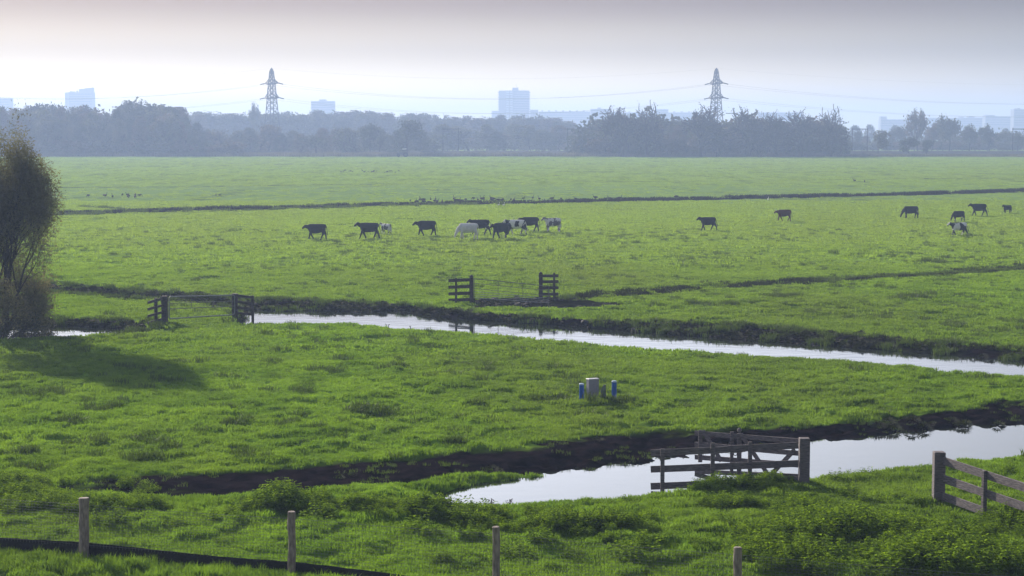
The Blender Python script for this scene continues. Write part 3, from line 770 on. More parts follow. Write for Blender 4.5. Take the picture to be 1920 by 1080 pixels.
# ------------------------------------------------------------------ near netting fence
posts_px = [(147, 90.6, 23), (541, 94.0, 15), (930, 97.8, 14), (1391, 103.0, 17)]
px = [((u - 960) / s, F / s) for u, s, _ in posts_px]
dx = (px[3][0] - px[0][0]) / 3; dy = (px[3][1] - px[0][1]) / 3
allp = [(px[0][0] - dx * 2, px[0][1] - dy * 2), (px[0][0] - dx, px[0][1] - dy)] + px + [(px[3][0] + dx * 1.4, px[3][1] + dy * 1.4), (px[3][0] + 2.6 * dx, px[3][1] + 2.6 * dy)]
fence = empty('wire_fence', (px[0][0], px[0][1], 0), 'wire netting fence on round wooden posts with black cloth along its foot', 'fence')
def fp(x, y, z): return (x - fence.location.x, y - fence.location.y, z)
rp = random.Random(5)
for i, (x, y) in enumerate(allp):
    m = MB(); lean = [0, 0, .035, .02, -.005, .0, .02, 0][i]; r0 = [.085, .085, .105, .078, .076, .078, .08, .08][i]
    hts = [1.33, 1.33, 1.33, 1.33, 1.33, 1.33, 1.33, 1.33][i]
    pp = [fp(x - lean * (1 - k / 6) + rp.gauss(0, .006), y + rp.gauss(0, .006), -.3 + (hts + .3) * k / 6) for k in range(7)]
    m.tube(pp, [r0 * (1 + rp.gauss(0, .03)) for _ in range(7)], 14)
    m.build('post', round_post, fence, smooth=False, bevel=.012)
def along(step):
    res = []
    for (x0, y0), (x1, y1) in zip(allp[:-1], allp[1:]):
        n = int(math.hypot(x1 - x0, y1 - y0) / step)
        res += [(x0 + (x1 - x0) * k / n, y0 + (y1 - y0) * k / n, k / n) for k in range(n)]
    return res + [(*allp[-1], 0)]
nrm = Vector((dy, -dx, 0)).normalized() * -.10
if nrm.y < 0: nrm = -nrm
m = MB()
for (x, y, t) in along(.075):
    m.tube([fp(x + nrm.x, y + nrm.y, .25), fp(x + nrm.x, y + nrm.y, 1.16)], .0024, 3, False)
for k in range(15):
    z = .30 + k * .0615
    pts_ = [fp(x + nrm.x, y + nrm.y, z - .02 * math.sin(math.pi * t) * (k / 14)) for x, y, t in along(.8)]
    m.tube(pts_, .0024 if k < 14 else .004, 3, False)
m.build('wire_netting', wire_m, fence)
m = MB(); cl = along(.12); rr = random.Random(3)
for i, (x, y, t) in enumerate(cl):
    top = float(np.interp(x, [-11, -9, -4.5, -.3, 4, 12], [.33, .345, .26, .15, .12, .12])) + .01 * math.sin(x * 1.3) - .015 * math.sin(math.pi * t) + rr.gauss(0, .003)
    for j, zz in enumerate((-.1, top * .3, top * .7, top)):
        wv = .012 * math.sin(x * 9 + j) + rr.gauss(0, .004)
        m.v.append(fp(x + wv, y + .13 + wv * .4, zz))
for i in range(len(cl) - 1):
    for j in range(3):
        a = i * 4 + j; m.f.append((a, a + 4, a + 5, a + 1))
o = m.build('shade_cloth', cloth_m, fence, smooth=True)
sm = o.modifiers.new('thick', 'SOLIDIFY'); sm.thickness = .004
# taller grass in front of the cloth
if GRASS:
    n = 900; tpos = rng.random(n) * (len(allp) - 1.01); ii = tpos.astype(int); ff = tpos - ii; ap = np.array(allp)
    q = ap[ii] + (ap[ii + 1] - ap[ii]) * ff[:, None]; q[:, 1] -= rng.uniform(.18, 1.6, n) ** 1; x, y = q[:, 0], q[:, 1]
    tall = [blade_tuft(30, .16, .24, .014, .9, s, grass_m) for s in (41, 42)]
    scatter('verge_grass', np.stack([x, y, ground_z(x, y)], 1), rng.uniform(0, 6.28, n), rng.uniform(.6, 1.2, n), tall, 'longer grass growing in front of the black cloth', flat=rng.uniform(.5, 1.1, n))

# ------------------------------------------------------------------ wooden fences
def squarepost(t, x, y, wd, top, base=-.4, name='post', mat=wood, rz=0, point=False, dpt=None):
    m = MB(); c, s = math.cos(rz), math.sin(rz); dp_ = dpt or wd
    cor = [(-wd / 2, -dp_ / 2), (wd / 2, -dp_ / 2), (wd / 2, dp_ / 2), (-wd / 2, dp_ / 2)]
    cs = []
    for zz in (base, top):
        for a, b in cor: cs.append((x + a * c - b * s - t.location.x, y + a * s + b * c - t.location.y, zz - t.location.z))
    m.quad_box(cs)
    if point:
        k = len(m.v); m.f.pop(1); m.v.append((x - t.location.x, y - t.location.y, top + wd * .45 - t.location.z))
        for q in range(4): m.f.append((4 + q, 4 + (q + 1) % 4, k))
    return m.build(name, mat, t, bevel=wd * .05)
def rail(t, a, b, hgt, thick=.035, name='rail', mat=wood, seg=6):
    m = MB(); m.board(Vector(a) - t.location, Vector(b) - t.location, hgt, thick, jit=.035, seg=seg)
    return m.build(name, mat, t, bevel=.004)

# A: panel and gate on the near ditch
pA = Q(1507, 912, 47.2); t = empty('wooden_fence', (pA[0], pA[1], 0), 'three-railed wooden fence panel with a thick square post on the near ditch bank', 'fence', 'weathered wooden ditch fences')
squarepost(t, pA[0], pA[1], .26, Q(1507, 821, 47.2)[2], base=-.4)
for (vr, vl) in ((835, 849), (869, 880), (900, 912)):
    a = Q(1497, vr, 47.15); b_ = Q(1220, vl, 47.5)
    if vr == 835:
        mm = Vector(a).lerp(Vector(b_), .50); rail(t, a, mm, .17); rail(t, Vector(a).lerp(Vector(b_), .47) + Vector((0, -.04, -.01)), Vector(b_) + Vector((0, -.04, 0)), .17)
    else: rail(t, a, b_, .175)
for u, vt, vb in ((1242, 842, 912), (1336, 831, 900), (1406, 829, 892)):
    q = Q(u, vt, 47.3); squarepost(t, q[0], 47.3, .105, q[2] + .02, Q(u, vb, 47.3)[2] - .15, 'upright', dpt=.06)
    t.children[-1].location.y -= .07
g_ = empty('wooden_gate', (Q(1490, 880, 47.7)[0], 47.7, 0), 'old braced wooden gate hanging open over the ditch behind the fence panel', 'gate')
def gq(u, v): 
    f = (1497 - u) / (1497 - 1300); return Q(u, v, 47.55 + 2.5 * f)
for (vl, vr) in ((812, 827), (833, 850), (857, 872), (884, 893)):
    rail(g_, gq(1497, vr), gq(1303, vl), .13 if vl != 884 else .12)
for u, vt, vb, wd in ((1313, 806, 866, .11), (1372, 809, 890, .09), (1386, 812, 890, .12)):
    a = gq(u, vt); b_ = gq(u, vb); squarepost(g_, a[0], a[1] - .05, wd, a[2], b_[2], 'upright', dpt=.05)
for (u0, v0, u1, v1) in ((1318, 807, 1352, 864), (1389, 814, 1442, 893), (1490, 842, 1442, 893)):
    a = Vector(gq(u0, v0)); b_ = Vector(gq(u1, v1)); a.y -= .045; b_.y -= .045; rail(g_, a, b_, .12, .03, 'brace')
q = Vector(gq(1386, 806)); m = MB(); m.tube([q + Vector((0, -.05, -.06)) - g_.location, q + Vector((0, -.05, -.02)) - g_.location, q + Vector((0, -.05, .03)) - g_.location, q + Vector((0, -.05, .06)) - g_.location], [.03, .065, .06, .02], 8); m.build('knob', wood, g_)
m = MB(); a = Vector(gq(1382, 812)); b_ = Vector(gq(1362, 834)); c_ = Vector(gq(1378, 846))
m.tube([a - g_.location + Vector((0, -.1, 0)), b_ - g_.location + Vector((0, -.1, 0)), c_ - g_.location + Vector((0, -.1, -.03))], .012, 5)
m.tube([c_ - g_.location + Vector((.05 * math.cos(k), -.1, -.05 + .05 * math.sin(k))) for k in np.linspace(0, 6.28, 9)], .013, 5); m.build('chain', rust, g_)

# B: right fence running toward the viewer
pB = Q(1759, 947, 44.9); t = empty('wooden_fence', (pB[0], pB[1], 0), 'three-railed wooden fence with a thick square post at the right edge of the photo', 'fence', 'weathered wooden ditch fences')
squarepost(t, pB[0], pB[1], .27, Q(1759, 847, 44.9)[2], base=-.4)
end = Vector((Q(1920, 905, 41.6)[0], 41.6, 0)); dirB = (end - Vector((pB[0], pB[1], 0)))
a0 = Vector((pB[0], pB[1], 0)) + dirB * .06; a1 = Vector((pB[0], pB[1], 0)) + dirB * 2.4
for zt in (1.03, .59, .16):
    rail(t, a0 + Vector((0, 0, zt)), a1 + Vector((0, 0, zt - .12)), .20, seg=10)
for f in (.58, 1.35, 2.2):
    c = Vector((pB[0], pB[1], 0)) + dirB * f; squarepost(t, c.x - .05, c.y, .10, 1.13 - .04 * f, -.35, 'upright', rz=math.atan2(dirB.y, dirB.x))

# C: middle gate
dL, dR = 97.6, 99.5
tl = empty('wooden_fence', (Q(884, 566, dL)[0], dL, 0), 'short four-railed dark wooden fence left of the middle metal gate', 'fence', 'dark wooden stub fences by the metal gates')
squarepost(tl, Q(884, 540, dL)[0], dL, .21, Q(884, 518, dL)[2], -.3, mat=wood_dark, point=True)
for v in (525.5, 538, 550.5, 562.5): rail(tl, Q(841, v + .6, dL + .4), Q(884, v - 1, dL - .1), .165, mat=wood_dark)
q = Q(855, 521, dL - .1); squarepost(tl, q[0], dL - .05, .11, q[2], -.2, 'upright', mat=wood_dark)
tr = empty('wooden_fence', (Q(1014, 560, dR)[0], dR, 0), 'short four-railed dark wooden fence right of the middle metal gate', 'fence', 'dark wooden stub fences by the metal gates')
squarepost(tr, Q(1014, 540, dR)[0], dR, .20, Q(1014, 512, dR)[2], -.3, mat=wood_dark, point=True)
for v in (517, 528, 539.5, 551.5): rail(tr, Q(1010, v + .4, dR - .1), Q(1047, v, dR), .155, mat=wood_dark)
q = Q(1039, 512, dR); squarepost(tr, q[0], dR - .12, .11, q[2], -.2, 'upright', mat=wood_dark, point=True)
gm_ = empty('metal_gate', (Q(889, 560, 97.4)[0], 97.4, 0), 'seven-barred galvanised gate between two dark wooden stub fences in mid field', 'gate')
lv = [522.5, 531, 541, 546.5, 551, 554.5, 558.5]; rv = [536.7, 545, 554.5, 559, 562, 565, 568]
for a, b_ in zip(lv, rv):
    m = MB(); m.tube(rel(gm_, [Q(889, a, 97.4), Q(1029, b_, 96.9)]), .022 if a in (522.5, 558.5) else .015, 6); m.build('bar', galv if a > 545 else rust, gm_)
for u, f in ((889, 0), (934, .32), (980, .65), (1029, 1)):
    m = MB(); d_ = 97.4 - .5 * f
    m.tube(rel(gm_, [Q(u, lv[0] + f * (rv[0] - lv[0]), d_), Q(u, lv[-1] + f * (rv[-1] - lv[-1]), d_)]), .022 if f in (0, 1) else .013, 6); m.build('stile', rust, gm_)

# D: left gate
d0, d1 = 87.2, 89.4
tl = empty('wooden_fence', (Q(309, 607, d0)[0], d0, 0), 'slanting four-railed stub fence with a thick post left of the rounded metal gate', 'fence', 'dark wooden stub fences by the metal gates')
squarepost(tl, Q(309, 600, d0)[0], d0, .27, Q(309, 555, d0)[2], -.3, mat=wood_dark)
for v in (560.5, 573, 586, 599): rail(tl, Q(306, v - 1, d0 - .05), Q(277, v + 7, d0 - 2.2), .12, mat=wood_dark)
q = Q(292, 559, d0 - 1); squarepost(tl, q[0], d0 - 1.0, .14, q[2], -.2, 'upright', mat=wood_dark)
tr = empty('wooden_fence', (Q(441, 597, d1)[0], d1, 0), 'dark stub fence reaching over the water right of the rounded metal gate', 'fence', 'dark wooden stub fences by the metal gates')
squarepost(tr, Q(441, 590, d1)[0], d1, .27, Q(441, 550.5, d1)[2], -.4, mat=wood_dark)
for v0, v1 in ((554, 558), (566, 569), (577, 579), (587, 590)): rail(tr, Q(444, v0, d1 - .1), Q(476, v1, d1 - .5), .12, mat=wood_dark)
q = Q(474, 554, d1 - .5); squarepost(tr, q[0], d1 - .6, .12, q[2], -.8, 'upright', mat=wood_dark)
gm2 = empty('metal_gate', (Q(316, 590, 87.4)[0], 87.4, 0), 'galvanised tubular gate with rounded corners on the left crossing', 'gate')
def g2(f, h):      # f 0..1 along, h 0..1 up
    return Q(317 + 123 * f, 597.5 - 7.5 * f - h * (41 - 4.5 * f), 87.4 + 1.8 * f)
fr_ = []
for cx, cy_, a0_ in ((.03, .1, math.pi), (.97, .1, 1.5 * math.pi), (.97, .9, 0), (.03, .9, .5 * math.pi)):
    for k in range(5):
        a = a0_ + k / 4 * math.pi / 2; fr_.append(g2(cx + .03 * math.cos(a), cy_ + .1 * math.sin(a)))
fr_.append(fr_[0]); m = MB(); m.tube(rel(gm2, fr_), .030, 8, False); m.build('frame', galv, gm2, smooth=True)
for h in (.44, .70):
    m = MB(); m.tube(rel(gm2, [g2(0, h), g2(1, h)]), .016, 6); m.build('bar', rust, gm2)
for f in (.34, .66):
    m = MB(); m.tube(rel(gm2, [g2(f, .44), g2(f, .74)]), .014, 6); m.build('stile', rust, gm2)

# ------------------------------------------------------------------ utility cabinet and posts
def cyl_post(u, vt, vb, wpx, name, lab, cat, group=None):
    x, y = GX(u, vb); s = F / y; r = wpx / s / 2; h = (vb - vt) / s + .05; t = empty(name, (x, y, 0), lab, cat, group)
    m = MB(); m.tube([(0, 0, -.1), (0, 0, h - .05)], r, 20); m.build('tube', blue_m, t, smooth=False)
    m = MB(); m.tube([(0, 0, h - .05), (0, 0, h - .015), (0, 0, h)], [r * 1.03, r * 1.03, r * .8], 20); m.build('cap', bluecap_m, t)
    return t
cyl_post(1090.5, 721, 751, 9.2, 'blue_post', 'shorter blue round marker post left of the grey cabinet', 'bollard', 'blue marker posts beside the grey cabinet')
cyl_post(1151.5, 716, 752, 9.2, 'blue_post', 'taller blue round marker post right of the grey-green stake', 'bollard', 'blue marker posts beside the grey cabinet')
x, y = GX(1111, 753); s = F / y; t = empty('utility_cabinet', (x, y, 0), 'pale grey utility cabinet standing in the meadow between two blue posts', 'cabinet', rz=R(-32))
wd, dp_, hh = .37, .20, .78
m = MB(); m.box(-wd / 2 + .012, wd / 2 - .012, -dp_ / 2 + .012, dp_ / 2 - .012, -.1, .08); m.build('base', cablid_m, t)
m = MB(); m.box(-wd / 2, wd / 2, -dp_ / 2, dp_ / 2, .08, hh - .04); m.build('body', cab_m, t, bevel=.006)
m = MB(); m.box(-wd / 2 + .02, wd / 2 - .02, -dp_ / 2 - .008, -dp_ / 2 + .001, .12, hh - .07); m.build('door', cab_m, t, bevel=.003)
m = MB(); m.box(-wd / 2 - .015, wd / 2 + .015, -dp_ / 2 - .015, dp_ / 2 + .015, hh - .04, hh); m.build('lid', cablid_m, t, bevel=.008)
t.rotation_euler = (0, 0, R(24))
x, y = GX(1131, 755); t = MB(); hw = .085; h = .60
vs = [(-hw, -.05, -.1), (hw, -.05, -.1), (hw, .05, -.1), (-hw, .05, -.1)]
prof = [(-hw, -.1), (hw, -.1), (hw, h), (hw * .1, h), (-hw, h - .2)]
for yy in (-.05, .05): t.v += [(a, yy, b_) for a, b_ in prof]
t.f = [(0, 1, 2, 3, 4), (9, 8, 7, 6, 5)] + [(i, (i + 5), 5 + (i + 1) % 5, (i + 1) % 5) for i in range(5)]
o = t.build('marker_stake', mark_m, bevel=.006); o.location = (x, y, 0); tag(o, 'short grey-green stake with a slanted top right of the cabinet', 'marker')

# ------------------------------------------------------------------ cows
def cow_mesh(name, pose):
    m = MB()
    def loft(secs, n=14):                       # sections: x, y, z, half width, half height, tilt
        b0 = len(m.v)
        for x, y, z, a, b_, tl in secs:
            for k in range(n):
                t = 2 * math.pi * k / n; c, s_ = math.cos(t) * a, math.sin(t)
                s_ = b_ * (abs(s_) ** .8) * (1 if s_ > 0 else -1)
                m.v.append((x - s_ * math.sin(tl), y + c, z + s_ * math.cos(tl)))
        for i in range(len(secs) - 1):
            for k in range(n):
                o = b0 + i * n; k2 = (k + 1) % n; m.f.append((o + k, o + n + k, o + n + k2, o + k2))
        m.f.append(tuple(b0 + k for k in range(n))); m.f.append(tuple(b0 + (len(secs) - 1) * n + k for k in reversed(range(n))))
    gr = pose == 'graze'
    loft([(-1.0, 0, 1.16, .10, .12, 0), (-.92, 0, 1.09, .21, .24, 0), (-.66, 0, 1.01, .29, .35, 0), (-.2, 0, .955, .34, .41, 0), (.2, 0, .955, .33, .41, 0), (.48, 0, .98, .27, .385, 0), (.66, 0, 1.03, .20, .31, 0), (.74, 0, 1.08, .12, .20, 0)])
    if gr:
        loft([(.55, 0, 1.08, .17, .25, -.3), (.80, 0, .90, .13, .20, -.8), (1.0, 0, .66, .11, .16, -1.0)])
        loft([(.93, 0, .70, .09, .10, -1.1), (1.03, 0, .58, .12, .13, -1.2), (1.12, 0, .40, .09, .105, -1.2), (1.18, 0, .22, .075, .08, -1.2), (1.19, 0, .17, .05, .05, -1.2)]); ear = (.98, .64)
    else:
        dz = {'walk': 0, 'walk2': -.10, 'stand': .06}[pose]
        loft([(.52, 0, 1.10, .17, .24, .1), (.78, 0, 1.17 + dz * .5, .12, .18, .5), (.98, 0, 1.26 + dz, .10, .14, .3)])
        loft([(.88, 0, 1.31 + dz, .08, .09, -.3), (.98, 0, 1.29 + dz, .12, .13, -.4), (1.12, 0, 1.20 + dz, .09, .11, -.5), (1.27, 0, 1.09 + dz, .07, .08, -.5), (1.31, 0, 1.06 + dz, .05, .055, -.5)]); ear = (.93, 1.35 + dz)
    for s_ in (-1, 1): m.tube([(ear[0], s_ * .08, ear[1]), (ear[0] - .02, s_ * .17, ear[1] + .02), (ear[0] - .03, s_ * .25, ear[1] - .01)], [.035, .045, .02], 6)
    st = {'walk': ((.24, -.22), (-.26, .22)), 'walk2': ((-.24, .18), (.24, -.16)), 'stand': ((.02, -.02), (.0, -.05)), 'graze': ((.12, -.14), (-.12, .1))}[pose]
    for s_, fo in ((1, st[0][0]), (-1, st[0][1])):
        lift = .05 if fo < -.15 else 0
        m.tube([(.48, s_ * .14, .95), (.48 + fo * .1, s_ * .15, .70), (.50 + fo * .55, s_ * .15, .42), (.48 + fo * 1.1, s_ * .15, .14 + lift), (.50 + fo * 1.2, s_ * .15, .06 + lift), (.53 + fo * 1.2, s_ * .15, .0 + lift)], [.17, .14, .088, .066, .068, .075], 8)
    for s_, fo in ((1, st[1][0]), (-1, st[1][1])):
        m.tube([(-.74, s_ * .14, 1.0), (-.74 + fo * .1, s_ * .16, .74), (-.86 + fo * .5, s_ * .16, .50), (-.82 + fo * .9, s_ * .16, .30), (-.80 + fo * 1.2, s_ * .16, .08), (-.76 + fo * 1.2, s_ * .16, .0)], [.22, .19, .10, .072, .068, .075], 8)
    sw = {'walk': -.16, 'walk2': -.06, 'stand': 0, 'graze': -.03}[pose]
    m.tube([(-.97, 0, 1.24), (-1.05, .01, 1.10), (-1.07 + sw * .5, .02, .80), (-1.07 + sw, .03, .58), (-1.07 + sw * 1.2, .03, .42)], [.045, .035, .03, .04, .045], 6)
    if pose != 'walk2': loft([(-.62, 0, .72, .08, .08, 0), (-.48, 0, .66, .13, .10, 0), (-.32, 0, .70, .08, .07, 0)], 8)
    o = bpy.data.objects.new(name, m.mesh(name)); scene.collection.objects.link(o)
    rm = o.modifiers.new('remesh', 'REMESH'); rm.mode = 'VOXEL'; rm.voxel_size = .028
    sm_ = o.modifiers.new('smooth', 'SMOOTH'); sm_.factor = .5; sm_.iterations = 4
    dc = o.modifiers.new('dec', 'DECIMATE'); dc.ratio = .35
    dg = bpy.context.evaluated_depsgraph_get(); m2 = bpy.data.meshes.new_from_object(o.evaluated_get(dg)); m2.name = name
    bpy.data.objects.remove(o)
    m2.polygons.foreach_set('use_smooth', [True] * len(m2.polygons)); m2.materials.clear(); m2.materials.append(None); m2.update()
    return m2
cm_ = {p: cow_mesh('cow', p) for p in ('walk', 'walk2', 'stand', 'graze')}
coats = {'black': coat('coat_black', BLK), 'red': coat('coat_red_brown', (0.085, 0.028, 0.022)), 'white': coat('coat_white', (0.58, .56, .57), (0.50, .48, .50), 2, .5, 1.0),
         'pied1': coat('coat_pied', WHT, BLK, 1.7, .52, 3.1), 'pied2': coat('coat_pied_dark', WHT, BLK, 1.05, .40, 5.3), 'pied3': coat('coat_pied_grey', (0.6, .58, .6), (0.10, .09, .11), 2.4, .50, 8.2),
         'pied4': coat('coat_mostly_black', WHT, BLK, 1.0, .36, 11.4), 'pied5': coat('coat_large_patches', WHT, BLK, 1.25, .445, 14.9), 'pied6': coat('coat_white_streaked', WHT, BLK, 1.1, .31, 23.0)}
# u, v of feet, pose, yaw (180 = facing left), size, coat, label
herd = [(592,450,'walk2',178,1.0,'black','black cow walking left, last animal on the left of the herd'),
 (690,448,'walk',180,1.02,'black','black cow walking left beside a small pied calf'),
 (723,440,'stand',140,.70,'pied3','small black-and-white calf seen from the front behind a black cow'),
 (798,444,'walk2',183,1.0,'black','black cow walking left alone between calf and grazing white cow'),
 (876,450,'graze',186,1.02,'white','white cow grazing with its head down'),
 (899,441,'walk',190,1.0,'pied2','black cow with white rump standing behind the grazing white cow'),
 (937,449,'walk2',222,1.0,'black','black cow coming forward in front of a mostly white cow'),
 (966,441,'walk',182,1.0,'pied1','mostly white spotted cow between two black animals'),
 (992,435,'walk2',180,.98,'pied4','black cow with white hind leg, second from the right in the close group'),
 (1035,436,'stand',205,.95,'pied3','whitish speckled cow at the right end of the close group'),
 (1326,433,'walk',196,.92,'black','dark cow walking left, alone in the middle right of the field'),
 (1469,416,'walk2',188,.88,'red','red-brown horned cow alone in the middle right of the field'),
 (1706,410,'graze',188,.98,'pied6','black cow with a white shoulder stripe grazing on the right'),
 (1796,441,'walk',188,.88,'pied5','black-and-white patched cow nearest of the right-hand animals'),
 (1796,417,'graze',200,.80,'pied2','black cow with white back directly behind the patched one'),
 (1834,405,'walk',180,.98,'black','black cow walking left near the right edge'),
 (1888,400,'stand',210,.68,'black','small dark calf farthest right near the photo edge')]
for i, (u, v, pose, yaw, s, ct, lab) in enumerate(herd):
    x, y = GX(u, v)
    o = bpy.data.objects.new('cow', cm_[pose]); link(o); o.location = (x, y, gz(x, y) - .01); o.scale = (s * .86, s * 1.0, s * .99)
    o.rotation_euler = (0, 0, R(yaw)); o.material_slots[0].link = 'OBJECT'; o.material_slots[0].material = coats[ct]
    tag(o, lab, 'cow', 'cows crossing the meadow')
    if ct == 'red':
        for s_ in (-1, 1):
            m = MB(); m.tube([(.95, s_ * .08, 1.24), (1.02, s_ * .22, 1.30), (1.14, s_ * .26, 1.37)], [.03, .022, .008], 6)
            m.build('horn', bluecap_m, o)

# ------------------------------------------------------------------ birds
def goose_mesh(mat, neck=.28, down=False):
    m = MB()
    m.tube([(-.34, 0, .26), (-.22, 0, .27), (-.02, 0, .27), (.16, 0, .29), (.24, 0, .31)], [.015, .085, .125, .095, .04], 8)
    if down: m.tube([(.18, 0, .31), (.30, 0, .26), (.36, 0, .12), (.42, 0, .06)], [.05, .032, .03, .035], 6)
    else: m.tube([(.18, 0, .31), (.26, 0, .42), (.27, 0, .31 + neck), (.36, 0, .32 + neck)], [.05, .03, .028, .034], 6)
    for s_ in (-.05, .05): m.tube([(.0, s_, .18), (.0, s_, 0)], .012, 4)
    return m.mesh('goose', mat, True)
gmesh = [goose_mesh(bird_m), goose_mesh(bird_m, down=True)]; gw = goose_mesh(bird_w, .3)
rb = random.Random(11); nb = 0
spots = []
for k in range(58):
    u = rb.choice([rb.uniform(760, 1060), rb.uniform(760, 1330)]); spots.append((u, 385.5 - (u - 760) * .0105 - rb.choice([4, 5, 6.5, 8]) + rb.uniform(-.6, .6)))
for k in range(12): spots.append((rb.uniform(140, 265), rb.uniform(366, 373)))
for k in range(26): spots.append((rb.uniform(636, 760), rb.uniform(321.5, 324.5)))
spots += [(405, 368), (412, 369), (1602, 341), (1621, 343), (605, 391), (618, 390)]
for u, v in spots:
    x, y = GX(u, v); far = v < 330
    o = bpy.data.objects.new('goose', gmesh[nb % 2]); link(o); s = (1.0 if not far else .75) * rb.uniform(.8, 1.2); o.scale = (s, s, s); o.rotation_euler = (0, 0, rb.uniform(0, 6.28)); o.location = (x, y, gz(x, y))
    if u < 300: lb = 'dark bird in the scattered flock right of the willow crown'
    elif far: lb = 'tiny dark bird in the row far out in the field'
    else: lb = 'dark goose feeding in the long row behind the far ditch'
    tag(o, lb, 'bird', 'dark geese feeding in the far fields' if not far else 'distant row of dark birds'); nb += 1
for u, v, lb in ((935, 387, 'white bird on the near edge of the far ditch, left one'), (944.5, 387.4, 'white bird on the near edge of the far ditch, right one'), (1440, 376.5, 'white bird beside the far ditch behind the red-brown cow')):
    x, y = GX(u, v); o = bpy.data.objects.new('egret', gw); link(o); o.location = (x, y, 0); o.scale = (.8,) * 3; o.rotation_euler = (0, 0, 1.2); tag(o, lb, 'bird')
for u, v, lb, r_ in ((722, 604, 'dark moorhen on the near bank of the middle canal, leftmost', .2), (730, 603, 'dark moorhen beside another on the near canal bank', 2.8), (776, 607, 'dark bird alone at the water edge where the canal bends', 2.9)):
    x, y = GX(u, v); o = bpy.data.objects.new('moorhen', gmesh[0]); link(o); o.location = (x, y, gz(x, y)); o.scale = (.62,) * 3; o.rotation_euler = (0, 0, r_); tag(o, lb, 'bird')

# ------------------------------------------------------------------ trees
def grow(seed, levels, length, rad, kids, spread, up=.25, ratio=.68, wob=.12, start=Vector((0, 0, 0)), dir0=Vector((0, 0, 1)), first=1.0):
    r = random.Random(seed); segs = []; tips = []
    def rec(p, d, ln, ra, lv):
        n = 3; pts_ = [p]; q = p
        for k in range(n):
            d = (d + Vector((r.gauss(0, wob), r.gauss(0, wob), r.gauss(0, wob) + up * .12))).normalized(); q = q + d * ln / n; pts_.append(q)
        ra1 = ra * .62; segs.append((pts_, [ra + (ra1 - ra) * k / n for k in range(n + 1)], lv))
        if lv == levels: tips.append((q, d)); return
        if lv >= levels - 1: tips.append((q, d))
        nk = kids[lv] if lv < len(kids) else 3
        for c in range(nk):
            f = r.uniform(.45, 1) if c else 1.0; pp = pts_[min(n, max(1, round(f * n)))]
            ang = r.uniform(.5, 1.15) * spread; az = r.uniform(0, 6.283)
            a = d.orthogonal().normalized(); b_ = d.cross(a)
            nd = (d * math.cos(ang) + (a * math.cos(az) + b_ * math.sin(az)) * math.sin(ang)); nd.z += up * .5; nd.normalize()
            rec(pp, nd, ln * ratio * r.uniform(.75, 1.2), ra1 * r.uniform(.6, .9), lv + 1)
    rec(start, dir0, length * first, rad, 0)
    return segs, tips
def tubes(segs, minr=.0, sides=(7, 5, 4, 3, 3, 3, 3), lv=(0, 99)):
    m = MB()
    for pts_, ra, l in segs:
        if lv[0] <= l <= lv[1]: m.tube(pts_, [max(minr, q) for q in ra], sides[min(l, len(sides) - 1)], False)
    return m
def leaves(tips, n, spread, size, seed, asp=.5, droop=0.0, zsq=1.0):
    r = np.random.default_rng(seed); T = np.array([tuple(t[0]) for t in tips]); k = r.integers(0, len(T), n)
    c = T[k] + np.clip(r.normal(0, 1, (n, 3)), -1.7, 1.7) * spread * np.array([1, 1, zsq]); c[:, 2] -= np.abs(r.normal(0, 1, n)) * droop
    a = r.normal(0, 1, (n, 3)); a /= np.linalg.norm(a, axis=1)[:, None]; b_ = np.cross(a, r.normal(0, 1, (n, 3))); b_ /= np.linalg.norm(b_, axis=1)[:, None]
    s = (size * r.uniform(.6, 1.3, n))[:, None]
    V = np.stack([c - a * s * .5, c + b_ * s * asp * .5, c + a * s * .5, c - b_ * s * asp * .5], 1).reshape(-1, 3)
    I = np.arange(n * 4).reshape(n, 4); return V, I
def mesh_vi(name, V, I, mat):
    me = bpy.data.meshes.new(name); me.vertices.add(len(V)); me.vertices.foreach_set('co', V.astype(np.float32).ravel())
    me.loops.add(I.size); me.loops.foreach_set('vertex_index', I.ravel().astype(np.int32)); me.polygons.add(len(I)); me.polygons.foreach_set('loop_start', (np.arange(len(I)) * 4).astype(np.int32))
    me.update(calc_edges=True); me.materials.append(mat); return me

# the willow at the left edge
wx_, wy_ = GX(-6, 626)
wil = empty('willow_tree', (wx_, wy_, gz(wx_, wy_)), 'tall many-stemmed willow with thin autumn leaves by the ditch at the left edge', 'tree')
allseg, alltip = [], []
rw = random.Random(4)
for k in range(9):
    a = k * .7 + rw.uniform(-.2, .2); tilt = rw.uniform(.05, .42); st = Vector((math.cos(a) * .35, math.sin(a) * .3, 0))
    d0_ = Vector((math.cos(a) * tilt, math.sin(a) * tilt, 1)).normalized()
    s_, t_ = grow(100 + k, 4, rw.uniform(2.6, 3.7), rw.uniform(.06, .11), (4, 4, 3, 3), .62, up=.35, ratio=.66, start=st, dir0=d0_)
    allseg += s_; alltip += t_
for k in range(7):   # low side shoots
    a = rw.uniform(-1.6, 1.6); st = Vector((math.cos(a) * .5, math.sin(a) * .4, .2))
    s_, t_ = grow(200 + k, 3, rw.uniform(1.0, 1.7), .04, (4, 4, 3), .75, up=.2, ratio=.66, start=st, dir0=Vector((math.cos(a) * .9, math.sin(a) * .5, .7)).normalized())
    allseg += s_; alltip += t_
top_ = max(t[0].z for t in alltip); ks = 10.4 / top_
def env(x, y, zz):
    Rz = np.interp(zz, [0, 1, 2.5, 4, 5.3, 6.5, 7.7, 8.4, 9.3], [2.4, 3.3, 3.9, 3.9, 3.8, 3.3, 2.6, 1.8, 1.2]); r = np.hypot(x, y) + 1e-6
    f = Rz * np.tanh(r / Rz) / r; return x * f, y * f
def shaped(m):
    a = np.array(m.v); a[:, 2] *= ks; a[:, 0], a[:, 1] = env(a[:, 0], a[:, 1], a[:, 2]); m.v = [tuple(q) for q in a.tolist()]; return m
